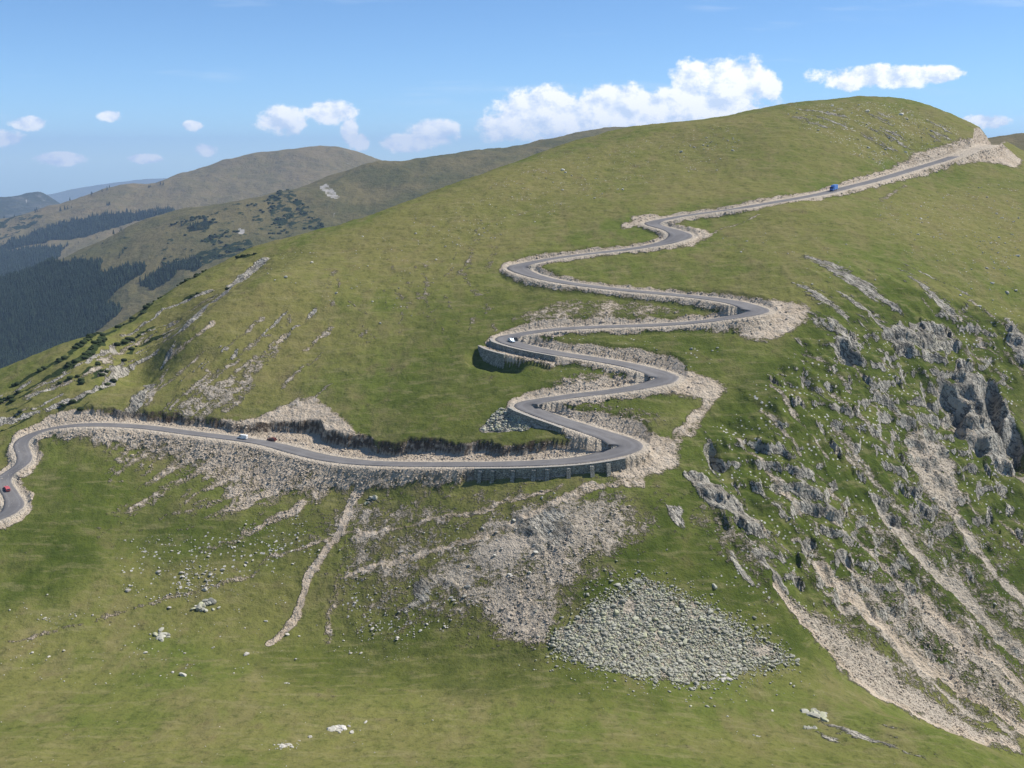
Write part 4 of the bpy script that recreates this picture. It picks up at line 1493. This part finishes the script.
sc_ = np.concatenate([sample_poly(plan_poly(pz), nq) for pz, nq in (([(480, 600), (520, 560), (600, 510), (632, 505), (600, 560), (552, 600), (549, 652), (522, 645), (496, 628)], 1100),
                      ([(775, 590), (840, 618), (900, 680), (1020, 745), (960, 735), (900, 706), (850, 673), (810, 632)], 1700), ([(860, 540), (900, 570), (1020, 690), (1020, 735), (960, 690), (830, 575)], 2200), ([(900, 422), (930, 430), (955, 455), (960, 500), (955, 518), (930, 510), (915, 470)], 500))])
mk_ = T.sample(np.maximum(MK['scree'], MK['gravel']), sc_[:, 0], sc_[:, 1]) > .35
sc_ = sc_[mk_]
mass('scree_stones', sc_, np.clip(rng.lognormal(-1.55, .5, len(sc_)), .1, .8), M_RUBBLE, 'grey and beige scree stones in the gullies and fans', .2)
# rubble cone under the third bend
rc = sample_poly(plan_poly([(500, 408), (515, 411), (530, 425), (526, 431), (482, 431), (488, 420)]), 420)
mass('rubble_pile', rc, np.clip(rng.lognormal(-.75, .35, len(rc)), .2, .9), M_TALUS, 'pile of grey stones spilling below the road bend', .1)


# a few outcrops large enough to name
def outcrop(px, py, size, mat, label, n=9, name='rock_outcrop'):
    n = int(n * 1.8)
    x0, y0, z0 = [float(v[0]) for v in T.hit([px], [py], A=Z)]
    r = random.Random(int(px * 7 + py))
    bm = bmesh.new()
    for k in range(n):
        v, f = ROCKS[r.randrange(8)]
        s = size * r.uniform(.22, .62)
        a = r.uniform(0, 6.28)
        ox, oy = r.gauss(0, .55) * size, r.gauss(0, .38) * size
        mt = Matrix.Translation((ox, oy, float(zat(x0 + ox, y0 + oy)[0]) - z0 - s * .05)) @ Matrix.Rotation(a, 4, 'Z') @ Matrix.Rotation(r.uniform(-.4, .4), 4, 'X') @ Matrix.Scale(s, 4)
        vv = [bm.verts.new(mt @ Vector(p)) for p in v]
        for t in f:
            bm.faces.new([vv[i] for i in t])
    me = bpy.data.meshes.new(name)
    bm.to_mesh(me)
    bm.free()
    me.materials.append(mat)
    o = bpy.data.objects.new(name, me)
    COL.objects.link(o)
    o.location = (x0, y0, z0)
    tag(o, label, 'rock')
    return o


outcrop(162, 636, 2.6, M_TALUS, 'broad grey rock outcrop in the turf left of the dirt track')
outcrop(205, 606, 2.8, M_TALUS, 'low broken outcrop on the slope above the grey rock', 10)
outcrop(287, 683, .8, M_PALE, 'lone pale boulder on the meadow below the end of the dirt track', 3)
outcrop(283, 746, 1.5, M_PALE, 'pale rock cluster in the foreground meadow, lowest of the pair', 8)
outcrop(335, 729, 2.2, M_PALE, 'wide cluster of pale rocks in the foreground meadow', 12)
outcrop(818, 714, 3.2, M_TALUS, 'grey outcrop of rocks on the meadow rim beside the long scree', 11)
outcrop(808, 728, 1.8, M_TALUS, 'small rocks at the foot of the outcrop on the meadow rim', 5)
outcrop(725, 679, 1.5, M_PALE, 'rocks at the lower corner of the boulder field', 6)
outcrop(189, 462, .9, M_PALE, 'single white block lying below the gravel tip of the lower road', 2)
outcrop(370, 499, 1.8, M_TALUS, 'dark grey rocks beside the top of the dirt track', 8)
outcrop(704, 382, .8, M_RUBBLE, 'small rock on the gravel turn-out of the middle bend', 3)
outcrop(757, 736, .7, M_PALE, 'small pale rock in the meadow right of centre', 3)


# ------------------------------------------------------------------ retaining walls
def masonry(name, c1, c2, sc=.9):
    m, n, bs = new_mat(name)
    co = n.node('ShaderNodeTexCoord').outputs['Object']
    v = n.node('ShaderNodeTexVoronoi', feature='F1')
    n.put(v.inputs['Vector'], n.mapping(co, (1, 1, 1.6)))
    v.inputs['Scale'].default_value = 1 / sc
    e = n.voro(n.mapping(co, (1, 1, 1.6)), 1 / sc, 'DISTANCE_TO_EDGE')
    sp_ = n.node('ShaderNodeSeparateColor')
    n.put(sp_.inputs[0], v.outputs['Color'])
    a = n.noise(co, .5, 4)
    c = n.mix(c1, c2, sp_.outputs[0])
    c = n.mix(c, (.15, .16, .10), n.m('MULTIPLY', n.step(a, .5, .7), .5))
    c = n.mix((.09, .085, .075), c, n.step(e, .02, .09))
    n.put(bs.inputs['Base Color'], c)
    bump(n, bs, n.step(e, 0, .15), .08)
    return m


M_WALL = masonry('wall_masonry', (.25, .24, .205), (.40, .385, .33))
M_CAP = simple('concrete_coping', (.38, .35, .30), .9, var=.12)


def offset_path(i0, i1, extra, step=2):
    a, b = sorted((i0, i1))
    idx = np.arange(a, b, step)
    w_ = road[idx, 3] + shoul[idx] + extra
    x = road[idx, 0] + nor[idx, 0] * down[idx] * w_
    y = road[idx, 1] + nor[idx, 1] * down[idx] * w_
    ox = nor[idx, 0] * down[idx]
    oy = nor[idx, 1] * down[idx]
    return idx, x, y, ox, oy


def ribbon(name, x, y, ox, oy, t0, t1, ztop, zbot, mat, parent, batter=0.0):
    n = len(x)
    V = []
    for k in range(n):
        V += [(x[k] + ox[k] * t0, y[k] + oy[k] * t0, ztop[k]), (x[k] + ox[k] * t1, y[k] + oy[k] * t1, ztop[k]),
              (x[k] + ox[k] * (t1 + batter), y[k] + oy[k] * (t1 + batter), zbot[k]), (x[k] + ox[k] * t0, y[k] + oy[k] * t0, zbot[k])]
    Fc = []
    for k in range(n - 1):
        a, b = 4 * k, 4 * k + 4
        for j in range(4):
            Fc.append((a + j, a + (j + 1) % 4, b + (j + 1) % 4, b + j))
    Fc += [(0, 3, 2, 1), tuple(4 * (n - 1) + j for j in range(4))]
    return link_mesh(name, V, Fc, mat, parent)


def empty(name, loc=(0, 0, 0), rz=0):
    o = bpy.data.objects.new(name, None)
    COL.objects.link(o)
    o.location = loc
    o.rotation_euler = (0, 0, rz)
    return o


def retaining_wall(i0, i1, extra, top_off, min_h, label, buttresses=0, coping=True):
    idx, x, y, ox, oy = offset_path(i0, i1, extra)
    ztop = road[idx, 2] + top_off
    zg = np.minimum(zat(x + ox * 2.2, y + oy * 2.2), zat(x + ox * 1.0, y + oy * 1.0))
    zbot = np.minimum(zg - .6, ztop - min_h)
    zbot = smooth1(zbot, 5, 1)
    root = empty('retaining_wall', (0, 0, 0))
    tag(root, label, 'retaining wall')
    ribbon('wall', x, y, ox, oy, -.5, .55, ztop, zbot, M_WALL, root, .25)
    if coping:
        ribbon('coping', x, y, ox, oy, -.58, .68, ztop + .16, ztop + .003, M_CAP, root)
    for b in range(buttresses):
        k = int((b + .5) / buttresses * (len(x) - 1))
        tx, ty = tan[idx[k]]
        hw2 = .62
        zt, zb = ztop[k] - .35, min(float(zat(x[k] + ox[k] * 2.6, y[k] + oy[k] * 2.6)[0]) - .4, zbot[k])
        V = []
        for (o1, zz) in ((.5, zt), (1.15, zt - .25), (2.5, zb), (.5, zb)):
            for s in (-1, 1):
                V.append((x[k] + ox[k] * o1 + tx * s * hw2, y[k] + oy[k] * o1 + ty * s * hw2, zz))
        Fc = [(0, 1, 3, 2), (2, 3, 5, 4), (4, 5, 7, 6), (6, 7, 1, 0), (0, 2, 4, 6), (1, 7, 5, 3)]
        link_mesh('buttress', V, Fc, M_WALL, root)
    return root


retaining_wall(i_w0, i_w1, .35, .0, 3.6, 'long grey stone wall with buttresses holding up the lower road', 8)
retaining_wall(i_t0, i_t1, .1, .0, 1.9, 'low upper tier of stone wall along the edge of the bend with the car')
retaining_wall(near_px(520, 346.8), i_t1, 4.4, -1.95, 3.4, 'tall curved stone wall in shade below the bend with the car')
retaining_wall(i_l0, i_l1, .2, .0, 1.6, 'low dark stone wall along the outer edge of the third bend')


# ------------------------------------------------------------------ vehicles
def loft_body(profile, half, tuck=.12, nose=.06):
    """side profile (x, z) pulled to a rounded body; x is length, y width"""
    bm = bmesh.new()
    rings = []
    for y, s in ((-half, 1), (-half * .96, 0), (half * .96, 0), (half, 1)):
        ring = []
        for (x, z) in profile:
            ring.append(bm.verts.new((x * (1 - nose * s * .3), y - math.copysign(tuck * s * max(0, z - .75) * .55, y), z)))
        rings.append(ring)
    n = len(profile)
    for a, b in zip(rings[:-1], rings[1:]):
        for k in range(n):
            bm.faces.new((a[k], a[(k + 1) % n], b[(k + 1) % n], b[k]))
    bm.faces.new(rings[0][::-1])
    bm.faces.new(rings[-1])
    bmesh.ops.recalc_face_normals(bm, faces=bm.faces)
    return bm


def bm_obj(name, bm, mat, parent, bevel=0):
    if bevel:
        bmesh.ops.bevel(bm, geom=[e for e in bm.edges], offset=bevel, segments=1, affect='EDGES')
    me = bpy.data.meshes.new(name)
    bm.to_mesh(me)
    bm.free()
    me.materials.append(mat)
    o = bpy.data.objects.new(name, me)
    COL.objects.link(o)
    o.parent = parent
    return o


def box_bm(x0, x1, y0, y1, z0, z1, shear=0):
    bm = bmesh.new()
    V = [bm.verts.new(p) for p in ((x0, y0, z0), (x1, y0, z0), (x1, y1, z0), (x0, y1, z0), (x0 + shear, y0, z1), (x1 + shear, y0, z1), (x1 + shear, y1, z1), (x0 + shear, y1, z1))]
    for f in ((3, 2, 1, 0), (4, 5, 6, 7), (0, 1, 5, 4), (1, 2, 6, 5), (2, 3, 7, 6), (3, 0, 4, 7)):
        bm.faces.new([V[i] for i in f])
    return bm


def quad_panel(pts, thick_dir, t):
    """thin glass pane from four corners, with a real thickness"""
    bm = bmesh.new()
    d_ = Vector(thick_dir) * t
    a = [bm.verts.new(Vector(p)) for p in pts]
    b = [bm.verts.new(Vector(p) + d_) for p in pts]
    bm.faces.new(a[::-1])
    bm.faces.new(b)
    for k in range(4):
        bm.faces.new((a[k], a[(k + 1) % 4], b[(k + 1) % 4], b[k]))
    bmesh.ops.recalc_face_normals(bm, faces=bm.faces)
    return bm


M_TYRE = simple('tyre_rubber', (.018, .018, .019), .85)
M_RIM = simple('wheel_rim', (.45, .45, .46), .35, .8)
M_GLASS = simple('car_glass', (.012, .016, .020), .06, 0, .6, .02)
M_LAMP = simple('headlight_lens', (.75, .76, .74), .1, 0, .6, .02)
M_TAIL = simple('tail_light_lens', (.30, .012, .010), .2, 0, .5, .02)
M_BLACK = simple('black_trim', (.02, .02, .022), .6)


def wheel(parent, x, y, r, w):
    def disc(rad, y0, y1, n=18):
        bm = bmesh.new()
        bmesh.ops.create_cone(bm, segments=n, radius1=rad, radius2=rad, depth=abs(y1 - y0), cap_ends=True)
        bmesh.ops.rotate(bm, verts=bm.verts, matrix=Matrix.Rotation(math.pi / 2, 3, 'X'))
        bmesh.ops.translate(bm, verts=bm.verts, vec=(x, (y0 + y1) / 2, r))
        return bm
    s = 1 if y > 0 else -1
    wh = bm_obj('wheel', disc(r, y - w / 2, y + w / 2), M_TYRE, parent, .02)
    bm_obj('rim', disc(r * .62, y + s * (w / 2 - .04), y + s * (w / 2 + .012), 12), M_RIM, wh)


def hatchback(paint, label, L=3.9):
    """front is +x"""
    root = empty('parked_car' if False else 'car')
    tag(root, label, 'car')
    k = L / 3.9
    prof = [(-1.9, .30), (-1.93, .62), (-1.86, .95), (-1.62, 1.40), (-1.2, 1.47), (.1, 1.45), (.78, .98), (1.55, .84), (1.86, .68), (1.92, .45), (1.86, .26), (1.0, .2), (-1.0, .2)]
    bm_obj('body', loft_body([(x * k, z) for x, z in prof], .82), paint, root, .03)
    bm_obj('windscreen', quad_panel([(.70 * k, -.62, 1.03), (.70 * k, .62, 1.03), (.16 * k, .56, 1.40), (.16 * k, -.56, 1.40)], (.55, 0, .8), .045), M_GLASS, root)
    bm_obj('rear_window', quad_panel([(-1.84 * k, -.58, 1.0), (-1.84 * k, .58, 1.0), (-1.66 * k, .54, 1.33), (-1.66 * k, -.54, 1.33)], (-.9, 0, .4), .05), M_GLASS, root)
    for s in (-1, 1):
        sw = bm_obj('side_window', quad_panel([(-1.55 * k, s * .80, .98), (.55 * k, s * .80, .98), (.05 * k, s * .745, 1.36), (-1.45 * k, s * .745, 1.36)], (0, s, .15), .035), M_GLASS, root)
        bm_obj('window_pillar', box_bm(-.62 * k, -.54 * k, s * .80 - .05, s * .80 + .05, .98, 1.36), M_BLACK, sw)
        bm_obj('headlight', box_bm(1.72 * k, 1.90 * k, s * .62 - .14, s * .62 + .14, .58, .74), M_LAMP, root, .02)
        bm_obj('tail_light', box_bm(-1.96 * k, -1.84 * k, s * .66 - .09, s * .66 + .09, .66, .96), M_TAIL, root, .02)
        bm_obj('mirror', box_bm(.50 * k, .64 * k, s * .90 - .09, s * .90 + .09, .98, 1.10), M_BLACK, root, .02)
        for xx in (-1.2, 1.2):
            wheel(root, xx * k, s * .74, .30, .2)
    bm_obj('bumper', box_bm(1.84 * k, 1.97 * k, -.72, .72, .28, .46), M_BLACK, root, .03)
    return root


def van(paint, label):
    root = empty('van')
    tag(root, label, 'van')
    prof = [(-2.5, .35), (-2.52, 2.05), (-2.35, 2.25), (1.1, 2.25), (1.35, 2.15), (1.95, 1.25), (2.45, 1.08), (2.55, .8), (2.52, .35), (1.2, .28), (-1.2, .28)]
    bm_obj('body', loft_body(prof, .98, .1), paint, root, .04)
    bm_obj('windscreen', quad_panel([(1.90, -.78, 1.32), (1.90, .78, 1.32), (1.40, .72, 2.08), (1.40, -.72, 2.08)], (.85, 0, .5), .05), M_GLASS, root)
    for s in (-1, 1):
        bm_obj('side_window', quad_panel([(.55, s * .955, 1.3), (1.72, s * .955, 1.3), (1.28, s * .90, 1.98), (.55, s * .90, 1.98)], (0, s, .1), .05), M_GLASS, root)
        bm_obj('headlight', box_bm(2.38, 2.56, s * .74 - .16, s * .74 + .16, .78, 1.0), M_LAMP, root, .02)
        bm_obj('tail_light', box_bm(-2.57, -2.47, s * .86 - .07, s * .86 + .07, .9, 1.5), M_TAIL, root, .02)
        bm_obj('mirror', box_bm(1.6, 1.74, s * 1.10 - .1, s * 1.10 + .1, 1.3, 1.6), M_BLACK, root, .02)
        for xx in (-1.5, 1.6):
            wheel(root, xx, s * .88, .34, .24)
    bm_obj('bumper', box_bm(2.48, 2.62, -.9, .9, .36, .62), M_BLACK, root, .03)
    return root


def lorry(paint, box_paint, label):
    root = empty('lorry')
    tag(root, label, 'lorry')
    bm_obj('chassis', box_bm(-3.3, 3.2, -.45, .45, .55, .8), M_BLACK, root)
    prof = [(1.55, .55), (1.55, 2.75), (2.9, 2.75), (3.25, 1.9), (3.35, 1.0), (3.35, .5)]
    cab = bm_obj('cab', loft_body(prof, 1.15, .08), paint, root, .05)
    bm_obj('windscreen', quad_panel([(3.26, -.98, 1.75), (3.26, .98, 1.75), (2.98, .92, 2.55), (2.98, -.92, 2.55)], (.9, 0, .3), .06), M_GLASS, cab)
    for s in (-1, 1):
        bm_obj('side_window', quad_panel([(2.0, s * 1.09, 1.75), (3.0, s * 1.09, 1.75), (2.8, s * 1.03, 2.45), (2.0, s * 1.03, 2.45)], (0, s, .1), .06), M_GLASS, cab)
        bm_obj('headlight', box_bm(3.28, 3.41, s * .85 - .17, s * .85 + .17, .72, .95), M_LAMP, root, .02)
        bm_obj('mirror', box_bm(3.0, 3.12, s * 1.30 - .1, s * 1.30 + .1, 1.8, 2.4), M_BLACK, root, .02)
        for xx in (-2.2, 2.35):
            wheel(root, xx, s * .98, .48, .3)
    bm_obj('cargo_box', box_bm(-3.4, 1.40, -1.22, 1.22, .83, 3.55), box_paint, root, .06)
    bm_obj('bumper', box_bm(3.32, 3.48, -1.1, 1.1, .42, .68), M_BLACK, root, .03)
    return root


def park(o, px, py, forward, lateral=0.0, dz=.14, sc=.8):
    o.scale = (sc, sc, sc)
    i = near_px(px, py)
    t = tan[i] * forward
    n_ = nor[i]
    x = road[i, 0] + n_[0] * lateral
    y = road[i, 1] + n_[1] * lateral
    sl = (road[min(i + 3, len(road) - 1), 2] - road[max(i - 3, 0), 2]) / 6.0 * forward
    o.rotation_mode = 'XYZ'
    o.rotation_euler = (0, -math.atan(sl), math.atan2(t[1], t[0]))
    o.location = (x, y, road[i, 2] + dz)


P_SILVER = simple('silver_blue_paint', (.55, .62, .66), .25, .2, .6, .03)
P_WHITE = simple('white_paint', (.80, .80, .78), .3, 0, .5, .02)
P_RED = simple('red_paint', (.46, .10, .11), .3, 0, .5, .02)
P_MAROON = simple('maroon_paint', (.12, .022, .018), .35, 0, .5, .02)
P_BLUE = simple('blue_paint', (.045, .13, .42), .35, 0, .5, .03)
P_LBLUE = simple('light_blue_paint', (.10, .24, .58), .4, 0, .5, .03)
park(hatchback(P_SILVER, 'silver blue hatchback driving round the bend above the curved wall'), 511, 342.6, -1, -0.3)
park(van(P_WHITE, 'white van on the lower road beside the rocky cut bank'), 241.5, 439.3, -1, 0.6, .14, .66)
park(hatchback(P_RED, 'small red car on the looping road at the left edge', 3.8), 8, 489.5, 1, .2)
park(hatchback(P_MAROON, 'dark maroon car pulled in against the cut bank behind the white van', 4.1), 267, 442.3, -1, 3.8 * (1 if down[near_px(267, 442.3)] < 0 else -1), .03)
park(lorry(P_BLUE, P_LBLUE, 'blue lorry coming down the upper road across the green slope'), 833.5, 191, -1, .2)

# ------------------------------------------------------------------ air
HAZE_DENSITY = 0.000052
hb = box_bm(-26000, 26000, -3000, 26000, GZ - 1, 480)
bmesh.ops.recalc_face_normals(hb, faces=hb.faces)
me = bpy.data.meshes.new('haze')
hb.to_mesh(me)
hb.free()
hm = bpy.data.materials.new('haze_air')
hm.use_nodes = True
hm.node_tree.nodes.clear()
H = NT(hm.node_tree)
ho = H.node('ShaderNodeOutputMaterial')
pv = H.node('ShaderNodeVolumePrincipled')
pv.inputs['Color'].default_value = (.50, .69, 1.0, 1)
pv.inputs['Density'].default_value = HAZE_DENSITY
pv.inputs['Anisotropy'].default_value = 0.0
H.put(ho.inputs['Volume'], pv.outputs[0])
me.materials.append(hm)
hz_o = bpy.data.objects.new('haze', me)
COL.objects.link(hz_o)
tag(hz_o, 'thin blue mountain haze', 'haze', kind='stuff')
